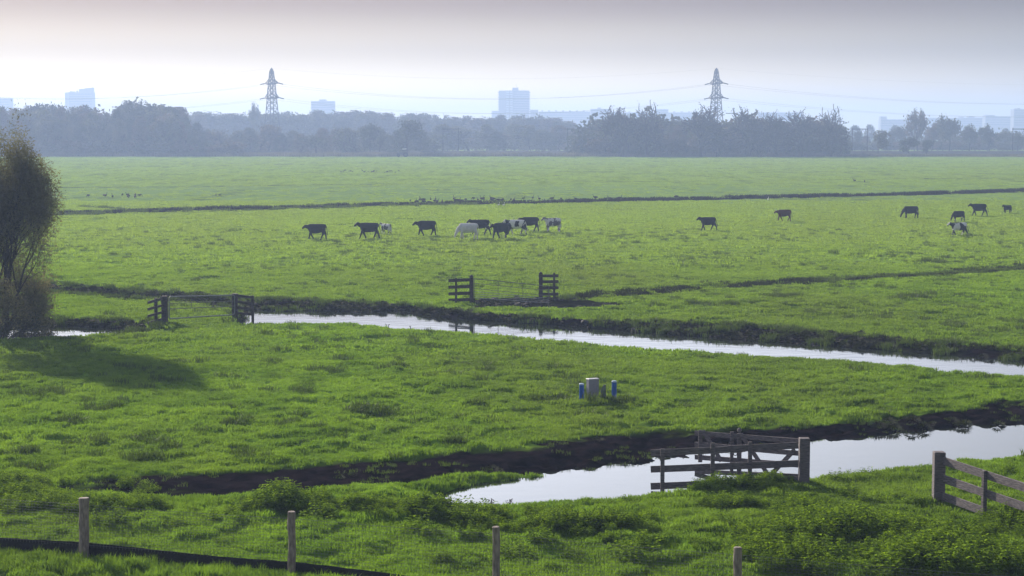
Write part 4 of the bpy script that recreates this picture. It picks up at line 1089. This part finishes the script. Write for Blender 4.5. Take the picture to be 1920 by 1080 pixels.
shaped(tubes(allseg, .012, lv=(0, 0))).build('trunk', bark, wil, smooth=True)
shaped(tubes(allseg, .007, lv=(1, 9))).build('branches', bark, wil)
alltip = [(Vector((*env(p.x, p.y, p.z * ks), p.z * ks)), d) for p, d in alltip]
rw2 = random.Random(9); alltip = [t for t in alltip if rw2.random() < (.8 if t[0].z > 1.6 else .65)]
V, I = leaves(alltip, 80000, .27, .14, 3, .28, droop=.16)
o = link(bpy.data.objects.new('crown', mesh_vi('crown', V, I, leaf_willow))); o.parent = wil
print('willow top', top_, 'tips', len(alltip))
# dark brambles at its foot
for (u, v, s, lab) in ((17, 631, 1.3, 'dark bramble bush at the foot of the willow, at the photo edge'), (60, 612, .8, 'dark low bush right of the willow trunk above the water')):
    x, y = GX(u, v); r_ = random.Random(int(u)); bt = empty('bramble_bush', (x, y, gz(x, y)), lab, 'bush', 'bushes round the willow foot')
    sg, tp = [], []
    for k in range(10):
        a = k * .63; q1, q2 = grow(300 + k + int(u), 2, .55 * s, .02, (4, 4), .8, up=.1, start=Vector((math.cos(a) * .35, math.sin(a) * .3, 0)), dir0=Vector((math.cos(a) * .5, math.sin(a) * .5, .9)).normalized()); sg += q1; tp += q2
    tubes(sg, .006).build('branches', bark, bt)
    V, I = leaves(tp, 2400, .18 * s, .10, 5, .5); V[:, 2] = np.abs(V[:, 2])
    o = link(bpy.data.objects.new('foliage', mesh_vi('foliage', V, I, leaf_dark))); o.parent = bt

# far tree kinds (built once at 10 m height, copied)
def proto(seed, kind):
    if kind == 'leafy':
        s_, t_ = grow(seed, 3, 3.4, .22, (5, 5, 4), .75, up=.3, ratio=.70); V, I = leaves(t_, 1900, .62, .62, seed, .7, zsq=.8)
    elif kind == 'bush':
        s_, t_ = grow(seed, 3, 1.4, .16, (6, 5, 4), 1.0, up=.15, ratio=.85); V, I = leaves(t_, 1900, .75, .62, seed, .7)
    elif kind == 'bare':
        s_, t_ = grow(seed, 5, 2.0, .26, (6, 4, 4, 3, 2), .78, up=.06, ratio=.82, wob=.10); V, I = leaves(t_, 900, .25, .24, seed, .6)
    elif kind == 'half':
        s_, t_ = grow(seed, 4, 3.0, .22, (5, 5, 3, 3), .68, up=.3, ratio=.70); V, I = leaves(t_, 1100, .45, .45, seed, .6)
    elif kind == 'poplar':
        s_, t_ = grow(seed, 3, 5.2, .16, (9, 6, 4), .38, up=.7, ratio=.42); V, I = leaves(t_, 1300, .34, .45, seed, .6, zsq=1.4)
    elif kind == 'woody':
        s_, t_ = grow(seed, 3, 3.0, .2, (6, 5, 4), .6, up=.5, ratio=.66); r2 = np.random.default_rng(seed)
        cl_ = []
        for q in range(75):
            zz = r2.uniform(.6, 9.3); rr_ = np.interp(zz, [0, 2, 5, 7.5, 9.4], [2.3, 2.7, 2.6, 1.9, .5]) * math.sqrt(r2.uniform(.25, 1)); aa = r2.uniform(0, 6.283); cl_.append((Vector((rr_ * math.cos(aa), rr_ * math.sin(aa), zz)), None))
        for q in range(9):
            aa = r2.uniform(0, 6.283); rr_ = r2.uniform(0, 1.5); cl_.append((Vector((rr_ * math.cos(aa), rr_ * math.sin(aa), 9.3 - rr_ * .5)), None))
        V, I = leaves(cl_, 3600, .42, .44, seed, .7, zsq=1.5)
    elif kind == 'conical':
        s_, t_ = grow(seed, 3, 4.6, .18, (9, 5, 3), .9, up=.05, ratio=.45); V, I = leaves(t_, 1400, .4, .5, seed, .6)
    zmax = max(t[0].z for t in t_) if kind == 'bare' else np.percentile(V[:, 2], 98.5); k = 10 / zmax
    if kind in ('leafy', 'bush'):
        low = V[:, 2] < .4; V[low, 2] = .4
    m = tubes(s_, .05 if kind != 'bare' else .055, (6, 4, 3, 3, 3, 3)); m.v = [(a * k, b_ * k, c * k) for a, b_, c in m.v]; V = V * k
    return m.mesh('trunk', bark), V, I
kinds = {}
for kd, seeds, mats in (('leafy', (1, 2, 3, 4), (leaf_olive, leaf_brown, leaf_dark, leaf_olive)), ('bush', (5, 6, 7), (leaf_dark, leaf_olive, leaf_brown)), ('bare', (8, 9, 10), (leaf_brown,) * 3), ('half', (11, 12, 13), (leaf_brown, leaf_olive, leaf_brown)), ('poplar', (14, 15), (leaf_olive, leaf_dark)), ('conical', (16,), (leaf_dark,)), ('woody', (17, 18, 19, 20), (leaf_olive, leaf_brown, leaf_dark, leaf_olive))):
    kinds[kd] = []
    for s_, mt in zip(seeds, mats):
        tm, V, I = proto(s_, kd); kinds[kd].append((tm, mesh_vi('crown', V, I, mt)))
rt_ = random.Random(21); ntree = 0
def tree(u, d, vtop, kd, wide=1.0, lab=None, group=None, name='broadleaf_tree', cat='tree', k=None):
    global ntree
    x = (u - 960) / F * d; h = H + (245 - vtop) * d / F
    tm, cmh = kinds[kd][rt_.randrange(len(kinds[kd])) if k is None else k]
    t = bpy.data.objects.new(name, None); link(t); t.location = (x, d, -.1); t.rotation_euler = (0, 0, rt_.uniform(0, 6.28))
    s = h / 10 * (.95 if group else 1); t.scale = (s * wide, s * wide, s)
    if group:
        look = {'woody': 'full-crowned', 'leafy': 'round-crowned', 'half': 'half-bare', 'poplar': 'narrow', 'bush': 'low', 'bare': 'bare'}[kd]
        key = (group, look, place(u)); ROWN[key] = ROWN.get(key, 0) + 1
        lab = '%s %s, %s' % (look, lab, place(u))
    tag(t, lab, cat, group)
    a = bpy.data.objects.new('trunk', tm); link(a); a.parent = t; b_ = bpy.data.objects.new('crown', cmh); link(b_); b_.parent = t
    ntree += 1; return t
LAND = [(-80, 'at the left photo edge'), (60, 'left of the office tower'), (125, 'under the office tower'), (185, 'right of the office tower'), (300, 'in the domed half of the wood'), (390, 'where the left wood slopes down'), (455, 'left of the left pylon'), (540, 'under the left pylon'), (640, 'under the pale block by the left pylon'),
        (740, 'left of the tractor'), (800, 'behind the tractor'), (880, 'by the thin railway portal'), (940, 'left below the centre tower'), (1000, 'under the centre tower'), (1100, 'right of the centre tower'), (1180, 'under the leftmost bare crowns'), (1260, 'under the tallest bare crown'), (1345, 'under the right pylon'), (1430, 'right of the right pylon'), (1520, 'under the wide bare tree'), (1600, 'at the right end of the dark wood'), (1670, 'by the lone round tree'), (1760, 'by the pair of small trees'), (1830, 'near the reddish tree'), (2000, 'near the right photo edge')]
def place(u):
    for k in range(len(LAND)):
        if u < LAND[k][0]: return LAND[k][1]
    return LAND[-1][1]
ROWN = {}
def prof(u, pts_):
    return float(np.interp(u, [p[0] for p in pts_], [p[1] for p in pts_]))
# left wood
pl = [(-80,192),(0,196),(40,196),(70,193),(130,197),(180,198),(195,214),(205,205),(240,190),(290,188),(340,195),(362,225),(400,245),(440,268)]
for row, (dd, n, off) in enumerate(((668, 22, 26), (690, 24, 8), (720, 24, 0))):
    for i in range(n):
        u = -80 + 500 * (i + rt_.uniform(.2, .8)) / n
        tree(u, dd + rt_.uniform(-6, 8), prof(u, pl) + off + rt_.uniform(-2, 7), rt_.choice(['woody', 'woody', 'woody', 'leafy']), rt_.uniform(.75, 1.0), 'tree in the tall left wood', 'trees of the tall left wood')
def undergrowth(u0, u1, d, vt0, vt1, lab, grp, step=24):
    u = u0
    while u < u1:
        tree(u, d + rt_.uniform(-2, 4), rt_.uniform(vt0, vt1), 'bush', rt_.uniform(1.3, 1.8), lab, grp, name='low_bush', cat='bush'); u += step * rt_.uniform(.7, 1.2)
undergrowth(-80, 440, 662, 262, 274, 'bush at the foot of the left wood', 'bushes at the foot of the left wood')
undergrowth(420, 800, 745, 258, 268, 'bush behind the loose pale trees', 'bushes behind the pale trees')
undergrowth(780, 1100, 880, 257, 265, 'bush under the hazy trees', 'bushes under the hazy trees')
undergrowth(330, 1130, 985, 250, 256, 'bush before the horizon wood', 'bushes below the horizon wood', 22)
undergrowth(1590, 1960, 830, 262, 268, 'bush behind the railway', 'bushes behind the railway')
# pale trees before the back wood
for i in range(20):
    u = 400 + 395 * (i + rt_.uniform(.2, .8)) / 20
    tree(u, 700 + rt_.uniform(-12, 25), rt_.uniform(232, 252), rt_.choice(['woody', 'woody', 'half']), rt_.uniform(1.2, 1.7), 'pale tree of the loose row', 'loose row of pale trees below the left pylon')
for i in range(16):
    u = 800 + 275 * (i + rt_.uniform(.2, .8)) / 16
    tree(u, 800 + rt_.uniform(-20, 45), rt_.uniform(232, 250), rt_.choice(['woody', 'woody', 'half']), rt_.uniform(1.5, 2.1), 'pale tree before the horizon wood', 'hazy trees below the apartment tower')
tree(766, 672, 228, 'leafy', .95, 'large dark round tree standing behind the tractor', None, k=2)
tree(695, 676, 234, 'leafy', .6, 'slender dark tree left of the large round one behind the tractor', None, k=2)
tree(712, 678, 250, 'half', .6, 'small pale tree next to the slender dark one left of the tractor', None)
tree(476, 905, 196, 'poplar', .55, 'thin poplar rising above the wood just left of the left pylon', None)
tree(484, 940, 201, 'poplar', .5, 'shorter thin poplar right beside the left pylon', None)
# back wood
pb = [(340,215),(370,209),(500,211),(640,206),(700,208),(800,213),(900,218),(960,216),(1000,214),(1060,222),(1090,243),(1130,252)]
for dd, off, n in ((960, 4, 34), (1010, 0, 36)):
    for i in range(n):
        u = 340 + 760 * (i + rt_.uniform(.2, .8)) / n
        tree(u, dd + rt_.uniform(-10, 20), prof(u, pb) + off + rt_.uniform(-2, 3), rt_.choice(['woody', 'woody', 'poplar']), rt_.uniform(1.3, 1.8), 'tree in the long horizon wood', 'trees of the long horizon wood')
# right wood
pr = [(1060,272),(1075,258),(1100,240),(1130,224),(1160,217),(1200,214),(1260,220),(1330,224),(1420,224),(1470,222),(1520,222),(1560,224),(1590,245),(1602,268)]
for dd, off, n in ((655, 30, 22), (664, 12, 24), (690, 0, 26)):
    for i in range(n):
        u = 1072 + 515 * (i + rt_.uniform(.2, .8)) / n
        tree(u, dd + rt_.uniform(-3, 6), min(278, prof(u, pr) + off + rt_.uniform(-2, 6)), rt_.choice(['bush', 'woody', 'woody']), rt_.uniform(.95, 1.25), 'tree in the dark right wood', 'trees of the dark right wood')
for u, vt, wd_, lab in ((1166, 197, .85, 'bare twiggy crown at the left of the right wood, before the taller bare one'), (1214, 187, .85, 'tallest bare-branched tree on the left part of the right wood'), (1313, 194, .8, 'bare tree just left of the right pylon'), (1404, 198, .8, 'bare round crown rising right of the right pylon'),
                        (1455, 207, .7, 'bare crown midway between right pylon and the end of the wood'), (1503, 204, .85, 'wide bare tree second from the right end of the wood'), (1557, 195, .95, 'big fan-shaped bare tree at the right end of the wood')):
    tree(u, 648, vt, 'bare', wd_ * 1.25, lab, None, name='bare_tree')
# right background
for i in range(16):
    u = 1590 + 360 * (i + rt_.uniform(.2, .8)) / 16
    tree(u, 860 + rt_.uniform(-20, 60), rt_.uniform(244, 256), rt_.choice(['woody', 'bush', 'woody']), rt_.uniform(1.1, 1.5), 'hazy tree behind the railway', 'hazy trees behind the railway')
for i in range(10):
    u = 1580 + 360 * (i + rt_.uniform(.2, .8)) / 10
    tree(u, 1150 + rt_.uniform(-20, 60), rt_.uniform(230, 242), 'woody', rt_.uniform(1.1, 1.5), 'pale far-off tree below the skyline', 'far pale trees below the right skyline')
for u, vt, kd, wd_, lab, d in ((1646, 246, 'leafy', 1.0, 'dark round lone tree just right of the first railway portal', 665), (1702, 258, 'leafy', 1.05, 'smaller round tree, first of a pair on the right', 668), (1736, 263, 'leafy', .9, 'smaller round tree, second of the pair on the right', 668),
                               (1718, 213, 'half', .75, 'tall tree with poplar tips behind the pair of small trees', 800), (1712, 207, 'poplar', .5, 'left poplar tip on the tall clump at the right', 830), (1726, 208, 'poplar', .5, 'right poplar tip on the tall clump at the right', 830),
                               (1778, 221, 'leafy', .8, 'broad reddish tree right of the poplar tips', 800), (1745, 232, 'leafy', .8, 'tree filling the gap between poplar clump and reddish tree', 815), (1815, 238, 'leafy', .9, 'tree right of the broad reddish one', 800), (1853, 237, 'conical', .9, 'cone-shaped tree near the right edge', 790), (1905, 250, 'leafy', .9, 'reddish tree behind the right-hand railway portal', 790),
                               (1680, 240, 'leafy', .9, 'pale tree behind the lone dark one on the right', 860)):
    tree(u, d, vt, kd, wd_, lab, None)
print('trees', ntree)

# ------------------------------------------------------------------ railway
m = MB(); xs0, xs1 = -420, 420
sec = [(-7, 0), (-3, 1.5), (3, 1.5), (7, 0)]
for x in np.linspace(xs0, xs1, 60):
    for dy_, zz in sec: m.v.append((x, 702 + dy_, zz - .05 + .05 * math.sin(x * .7)))
for i in range(59):
    for j in range(3): a = i * 4 + j; m.f.append((a, a + 4, a + 5, a + 1))
emb = m.build('railway_embankment', pbr('embankment_scrub', (.06, .055, .045), .95, scale=.6, col2=(.03, .028, .026), world=True)); tag(emb, 'low dark railway embankment behind the fields', kind='structure')
for i, (u0, u1, lab) in enumerate(((831, 860, 'thin railway portal left of centre below the apartment tower'), (1064, 1092, 'railway portal half hidden by the left end of the right wood'), (1596, 1624, 'railway portal beside the lone dark tree'), (1896, 1948, 'railway portal at the right edge of the photo'))):
    x0 = (u0 - 960) / F * 702; x1 = (u1 - 960) / F * 702; t = empty('railway_portal', (x0, 702, 1.4), lab, 'gantry', 'railway portals')
    hh = 8.2
    for xx in (0, x1 - x0):
        m = MB(); m.tube([(xx, 0, 0), (xx, 0, hh + .5)], [.17, .13], 6); m.build('mast', pylon_m, t)
    m = MB(); m.board((-.3, 0, hh), (x1 - x0 + .3, 0, hh), .3, .2); m.build('beam', pylon_m, t)
    for f in (.3, .5, .7):
        m = MB(); xx = (x1 - x0) * f; m.tube([(xx, 0, hh), (xx + .5, 0, hh - 1.6)], .05, 4); m.tube([(xx + 1.0, 0, hh), (xx + .5, 0, hh - 1.6)], .05, 4); m.build('hanger', pylon_m, t)
for zz in (7.9, 6.6):
    m = MB(); m.tube([(x, 702, zz - .0) for x in (-420, 420)], .035, 4); tag(m.build('overhead_wire', cable_m), 'thin railway overhead wire, %s of the two' % ('upper' if zz > 7 else 'lower'), 'cable')

# ------------------------------------------------------------------ tractor
tx = (756 - 960) / F * 640; t = empty('tractor', (tx, 640, 0), 'small dark tractor with a white roof at the far edge of the field', 'tractor')
m = MB(); m.board((-2.0, 0, 1.15), (.2, 0, 1.35), .75, .8); m.board((-2.1, 0, 1.1), (-1.5, 0, 1.1), .6, .7); m.box(-.5, 1.5, -.55, .55, .7, 1.25); m.build('body', tractor_m, t, bevel=.08)
m = MB(); m.quad_box([(-.35, -.6, 1.25), (1.15, -.6, 1.25), (1.15, .6, 1.25), (-.35, .6, 1.25), (-.15, -.5, 2.65), (1.05, -.5, 2.65), (1.05, .5, 2.65), (-.15, .5, 2.65)]); m.build('cabin', glass_m, t, bevel=.05)
m = MB(); m.box(-.3, 1.2, -.65, .65, 2.652, 2.85); m.build('roof', white_paint, t, bevel=.06)
for (x_, y_, r_, w__) in ((.95, -.85, .85, .4), (.95, .85, .85, .4), (-1.5, -.75, .55, .3), (-1.5, .75, .55, .3)):
    m = MB(); m.tube([(x_, y_ - w__ / 2, r_), (x_, y_ + w__ / 2, r_)], r_, 20); wh = m.build('wheel', rubber_m, t, bevel=.05)
    m = MB(); m.tube([(x_, y_ - w__ / 2 - .02, r_), (x_, y_ + w__ / 2 + .02, r_)], r_ * .5, 12); m.build('rim', tractor_m, wh)
m = MB(); m.tube([(-1.2, .2, 1.5), (-1.2, .2, 2.5)], .05, 6); m.build('exhaust', rust, t)
m = MB(); m.box(-4.6, -2.2, -.9, .9, .55, .75); m.box(-2.4, -2.0, -.1, .1, .5, 1.2); m.build('loader', rust, t)

# ------------------------------------------------------------------ pylons and cables
PH = 38.6 / 50
def pylon(x, d, rz, lab, h=50.0, group='high-voltage pylons'):
    t = empty('pylon', (x, d, 0), lab, 'pylon', group, rz=rz); t.scale = (PH, PH, PH)
    def hw(z): return float(np.interp(z, [0, 20, 32, 41, 48.5, 50], [4.6, 2.9, 2.1, 1.5, .8, .25])) * h / 50
    lv_ = [0, 6.5, 12, 17, 21.5, 25.5, 29, 32, 35, 38, 41, 43.6, 46, 48.3]
    m = MB()
    cs = [(1, 1), (-1, 1), (-1, -1), (1, -1)]
    for a, b_ in cs: m.tube([(a * hw(z), b_ * hw(z), z) for z in lv_ + [50]], .34, 4)
    m.build('legs', pylon_m, t)
    m = MB()
    for z0, z1 in zip(lv_[:-1], lv_[1:]):
        for k in range(4):
            a, b_ = cs[k], cs[(k + 1) % 4]; p00 = (a[0] * hw(z0), a[1] * hw(z0), z0); p01 = (b_[0] * hw(z0), b_[1] * hw(z0), z0); p10 = (a[0] * hw(z1), a[1] * hw(z1), z1); p11 = (b_[0] * hw(z1), b_[1] * hw(z1), z1)
            m.tube([p00, p11], .15, 3, False); m.tube([p01, p10], .15, 3, False); m.tube([p10, p11], .22, 3, False)
    m.build('lattice', pylon_m, t)
    for z, L_ in ((41, 8.0), (32, 8.6)):
        m = MB(); 
        for s_ in (-1, 1):
            tip = (0, s_ * L_, z)
            for q in (-1, 1): m.tube([(q * hw(z), s_ * hw(z), z), tip], .40, 4); m.tube([(q * hw(z + 2.6), s_ * hw(z + 2.6), z + 2.6), tip], .30, 4)
            for f in (.35, .65):
                m.tube([(hw(z) * (1 - f), s_ * (hw(z) + (L_ - hw(z)) * f), z), (-hw(z) * (1 - f), s_ * (hw(z) + (L_ - hw(z)) * f), z)], .1, 3); m.tube([(0, s_ * (hw(z) + (L_ - hw(z)) * f), z), (0, s_ * (hw(z) + (L_ - hw(z)) * f), z + 2.6 * (1 - f))], .1, 3)
        # arm-top collar plate
        m.tube([(hw(z) * .9, -hw(z), z), (hw(z) * .9, hw(z), z)], .16, 4); m.build('crossarm', pylon_m, t)
        for s_ in (-1, 1):
            for q in (-1, 1):
                m = MB(); m.tube([(0, s_ * L_, z), (q * 3.4, s_ * L_, z - .7)], [.36, .36], 6); m.build('insulator', pylon_m, t)
    m = MB(); m.tube([(0, 0, 49.5), (0, 0, 50.6)], [.3, .2], 5); m.build('peak', pylon_m, t)
    return t
PD = 900.0
pos = [((512 - 960) / F * PD, PD), ((1341 - 960) / F * PD, PD)]
RZ = R(0)
arm = R(28)     # line runs across the view; arms seen nearly end-on
ends = [(-330, 1010), (420, 1110)]
pyl = [(ends[0][0], ends[0][1]), pos[0], pos[1], (ends[1][0], ends[1][1])]
pylon(*pos[0], R(38), 'left high-voltage lattice pylon rising over the long wood')
pylon(*pos[1], R(26), 'right high-voltage lattice pylon rising over the dark wood')
def attach(i, s_, z, q, L_):
    x, y = pyl[i]; rz_ = [R(25), R(38), R(26), R(-20)][i]; lx, ly = q * 3.4 * PH, s_ * L_ * PH
    return Vector((x + lx * math.cos(rz_) - ly * math.sin(rz_), y + lx * math.sin(rz_) + ly * math.cos(rz_), (z - .7) * PH))
for i, nm, sag in ((0, 'left of the left pylon', 6), (1, 'between the two pylons', 7), (2, 'right of the right pylon', 7)):
    for z, L_, lv2 in ((41, 8.0, 'upper'), (32, 8.6, 'lower')):
        for s_ in (-1, 1):
            a = attach(i, s_, z, 1, L_); b_ = attach(i + 1, s_, z if i != 2 else z - 2, -1, L_)
            pts_ = []
            for k in range(33):
                f = k / 32; p_ = a.lerp(b_, f); p_.z -= sag * 4 * f * (1 - f); pts_.append(p_)
            m = MB(); m.tube(pts_, .032, 4, False)
            tag(m.build('power_cable', cable_m), '%s power cable strung %s' % (('nearer ' if s_ < 0 else 'farther ') + lv2, nm), 'cable', 'high-voltage cables')
    a = Vector((*pyl[i], 50.2 * PH)); b_ = Vector((*pyl[i + 1], 50.2 * PH)); m = MB()
    m.tube([Vector((*a.lerp(b_, k / 32).xy, 50.2 * PH - 5 * 4 * (k / 32) * (1 - k / 32))) for k in range(33)], .018, 4, False)
    tag(m.build('earth_wire', cable_m), 'thin earth wire along the pylon tops, %s' % nm, 'cable', 'earth wires')
pylon(*ends[0], R(25), 'pylon beyond the left edge of the photo'); pylon(*ends[1], R(-20), 'pylon beyond the right edge of the photo')

# ------------------------------------------------------------------ buildings on the skyline
BD = 2300.0
def bx(u, d=BD): return (u - 960) / F * d
def bz(v, d=BD): return H + (245 - v) * d / F
# round-fronted apartment tower
t = empty('apartment_tower', (bx(964), BD, 0), 'wide grey apartment tower with balconies and a lift house on its roof, centre skyline', 'building')
hw_ = (993 - 936) / 2 / F * BD; top = bz(170.5)
def arc(xa, xb, bulge, n=9): return [(xa + (xb - xa) * k / (n - 1), -bulge * math.sin(math.pi * k / (n - 1))) for k in range(n)]
def prism(m, poly, z0, z1):
    b0 = len(m.v); n = len(poly); m.v += [(x, y, z0) for x, y in poly] + [(x, y, z1) for x, y in poly]
    m.f.append(tuple(b0 + k for k in reversed(range(n)))); m.f.append(tuple(b0 + n + k for k in range(n)))
    for k in range(n): m.f.append((b0 + k, b0 + (k + 1) % n, b0 + n + (k + 1) % n, b0 + n + k))
m = MB(); prism(m, arc(-hw_, hw_, 5) + [(hw_, 20), (-hw_, 20)], 0, top); m.build('wall', concrete, t)
m = MB(); m.box(-2.2, 5.2, 1, 9, top, top + 3.6); m.build('lift_house', concrete, t)
m = MB(); m.tube([(2.6, 5, top + 3.6), (2.6, 5, top + 8)], .12, 4); m.build('antenna', pylon_m, t)
nst = 16
for k in range(nst):
    z_ = top - 2.9 * (k + 1)
    if z_ < 14: break
    for xa, xb in ((-9.8, -6.2), (-4.9, -1.9)):
        m = MB(); y_ = -5 * math.sin(math.pi * ((xa + xb) / 2 + hw_) / (2 * hw_)); m.box(xa, xb, y_ - 1.3, y_ + .5, z_, z_ + 1.5); m.build('balcony', conc_light, t)
    for s_ in (-1, 1):
        m = MB(); x0, x1 = sorted((s_ * (hw_ - .02), s_ * (hw_ + 1.1))); m.box(x0, x1, 2, 12, z_, z_ + 1.2); m.build('balcony', concrete, t)
    m = MB(); pts_ = [p for p in arc(-hw_, hw_, 5.06)]
    seg = [(x, y) for x, y in [( -1 + (hw_ - .8 + 1) * q / 6, 0) for q in range(7)]]
    seg = [(x, -5.12 * math.sin(math.pi * (x + hw_) / (2 * hw_)) - .0) for x, _ in seg]
    b0 = len(m.v); m.v += [(x, y - .05, z_ + .6) for x, y in seg] + [(x, y - .05, z_ + 1.9) for x, y in seg]
    for q in range(6): m.f.append((b0 + q, b0 + q + 1, b0 + 8 + q, b0 + 7 + q))
    m.build('window', glass_m, t)
m = MB(); m.box(bx(994) - bx(964) + .05, bx(1009) - bx(964), 0, 14, 0, bz(206)); m.build('annex', concrete, t)

def block(name, lab, u0, u1, vt, d=BD, dep=16, extra=(), mat=concrete, win=True, cat='building', vis=14, depth_off=0):
    cx = bx((u0 + u1) / 2, d); t = empty(name, (cx, d, 0), lab, cat); h2 = (u1 - u0) / 2 / F * d; tp = bz(vt, d)
    m = MB(); m.box(-h2, h2, 0, dep, 0, tp); m.build('wall', mat, t)
    for (a, b_, v, nm) in extra:
        xa, xb = bx(a, d) - cx, bx(b_, d) - cx; m = MB(); m.box(xa, xb, 1, dep - 2, tp, bz(v, d)); m.build(nm, mat, t)
    if win:
        z_ = tp - 2.4
        while z_ > vis:
            m = MB(); m.box(-h2 + .8, h2 - .8, -.06, -.003, z_, z_ + 1.2); m.build('window_band', glass_m, t); z_ -= 3.0
    return t
# slanted tower on the left
t = empty('office_tower', (bx(155), BD, 0), 'grey office tower with a slanting roof rising over the left wood', 'building')
tp = bz(173.5); xa, xb, xc = bx(133) - bx(155), bx(152) - bx(155), bx(176) - bx(155)
m = MB(); m.box(xa, bx(177) - bx(155), 0, 16, 0, tp); m.build('wall', concrete, t)
m = MB(); m.quad_box([(xb, .5, tp), (xc, .5, tp), (xc, 15, tp), (xb, 15, tp), (xb, .5, bz(168)), (xc, .5, bz(165)), (xc, 15, bz(165)), (xb, 15, bz(168))]); m.build('slanted_crown', concrete, t)
m = MB(); m.box(xa + 1, xa + 6, 2, 10, tp, bz(172)); m.build('roof_house', concrete, t)
m = MB(); m.box(xa - 5.2, xa - .02, 2, 14, 0, bz(174)); m.build('stair_tower', conc_light, t)
m = MB(); m.tube([(xb - 3, 5, tp), (xb - 3, 5, tp + 2)], 1.0, 8); m.tube([(xb - 3, 5, tp + 2), (xb - 3, 5, tp + 6)], .1, 4); m.build('antenna', pylon_m, t)
for k in range(9):
    z_ = tp - 3 * (k + 1)
    m = MB(); m.box(xa + .8, bx(176) - bx(155), -.06, -.003, z_, z_ + 1.2); m.build('window_band', glass_m, t)
block('apartment_block', 'pale block far left on the skyline, at the photo edge', -20, 23, 184.5, extra=(), vis=30)
block('apartment_block', 'pale low-topped block between left pylon and centre, above the wood', 585, 628, 190, extra=((600, 612, 187, 'lift_house'),), vis=25)
block('apartment_block', 'low dim block directly left of the centre tower', 922, 935, 208, 2500, vis=30, win=False)
t = block('long_apartment_block', 'long low apartment block with roof bumps right of the centre tower', 1010, 1108, 209.5, 2500, extra=tuple((u, u + 3, 207, 'roof_vent') for u in (1015, 1028, 1041, 1054, 1067, 1080, 1093)), vis=20)
block('apartment_block', 'taller block end between the centre tower and right wood', 1107, 1143, 204.5, 2450, extra=((1120, 1126, 202, 'lift_house'),), vis=20)
block('long_apartment_block', 'long pale block glimpsed behind the bare trees of the right wood', 1143, 1310, 211, 2500, extra=tuple((u, u + 3, 209, 'roof_vent') for u in range(1150, 1310, 14)), vis=20)
block('apartment_block', 'pale block top seen between bare crowns left of the right pylon', 1228, 1252, 205, 2450, vis=22)
block('apartment_block', 'pale block behind the crowns right of the right pylon', 1420, 1500, 211, 2500, vis=25)
block('apartment_block', 'block with a raised left end right of the first portal', 1649, 1710, 224, 2400, extra=((1649, 1660, 218.5, 'lift_house'),), vis=14)
block('long_apartment_block', 'long faint skyline block above the reddish tree', 1738, 1845, 221, 2600, extra=((1798, 1804, 219, 'roof_vent'), (1813, 1824, 218, 'lift_house')), vis=14)
block('apartment_block', 'stepped pale block left of the rightmost tower', 1844, 1898, 218.5, 2500, extra=((1845, 1862, 216, 'roof_house'),), vis=14)
block('apartment_tower', 'pale square tower at the right edge of the photo', 1897, 1950, 205, 2350, extra=((1903, 1909, 203, 'roof_house'),), vis=14)

# ------------------------------------------------------------------ haze
hz, nth = newmat('haze_air')
o_ = nth.nodes.new('ShaderNodeOutputMaterial'); pv = nth.nodes.new('ShaderNodeVolumePrincipled')
pv.inputs['Color'].default_value = (0.46, 0.60, 0.98, 1); pv.inputs['Density'].default_value = 0.00055
pv.inputs['Anisotropy'].default_value = 0.25
nth.links.new(pv.outputs[0], o_.inputs['Volume'])
m = MB(); m.box(-3300, 3300, -260, 4500, -2, 64.5)
hz_o = m.build('haze', hz); tag(hz_o, 'pale blue haze over the polder', kind='stuff')
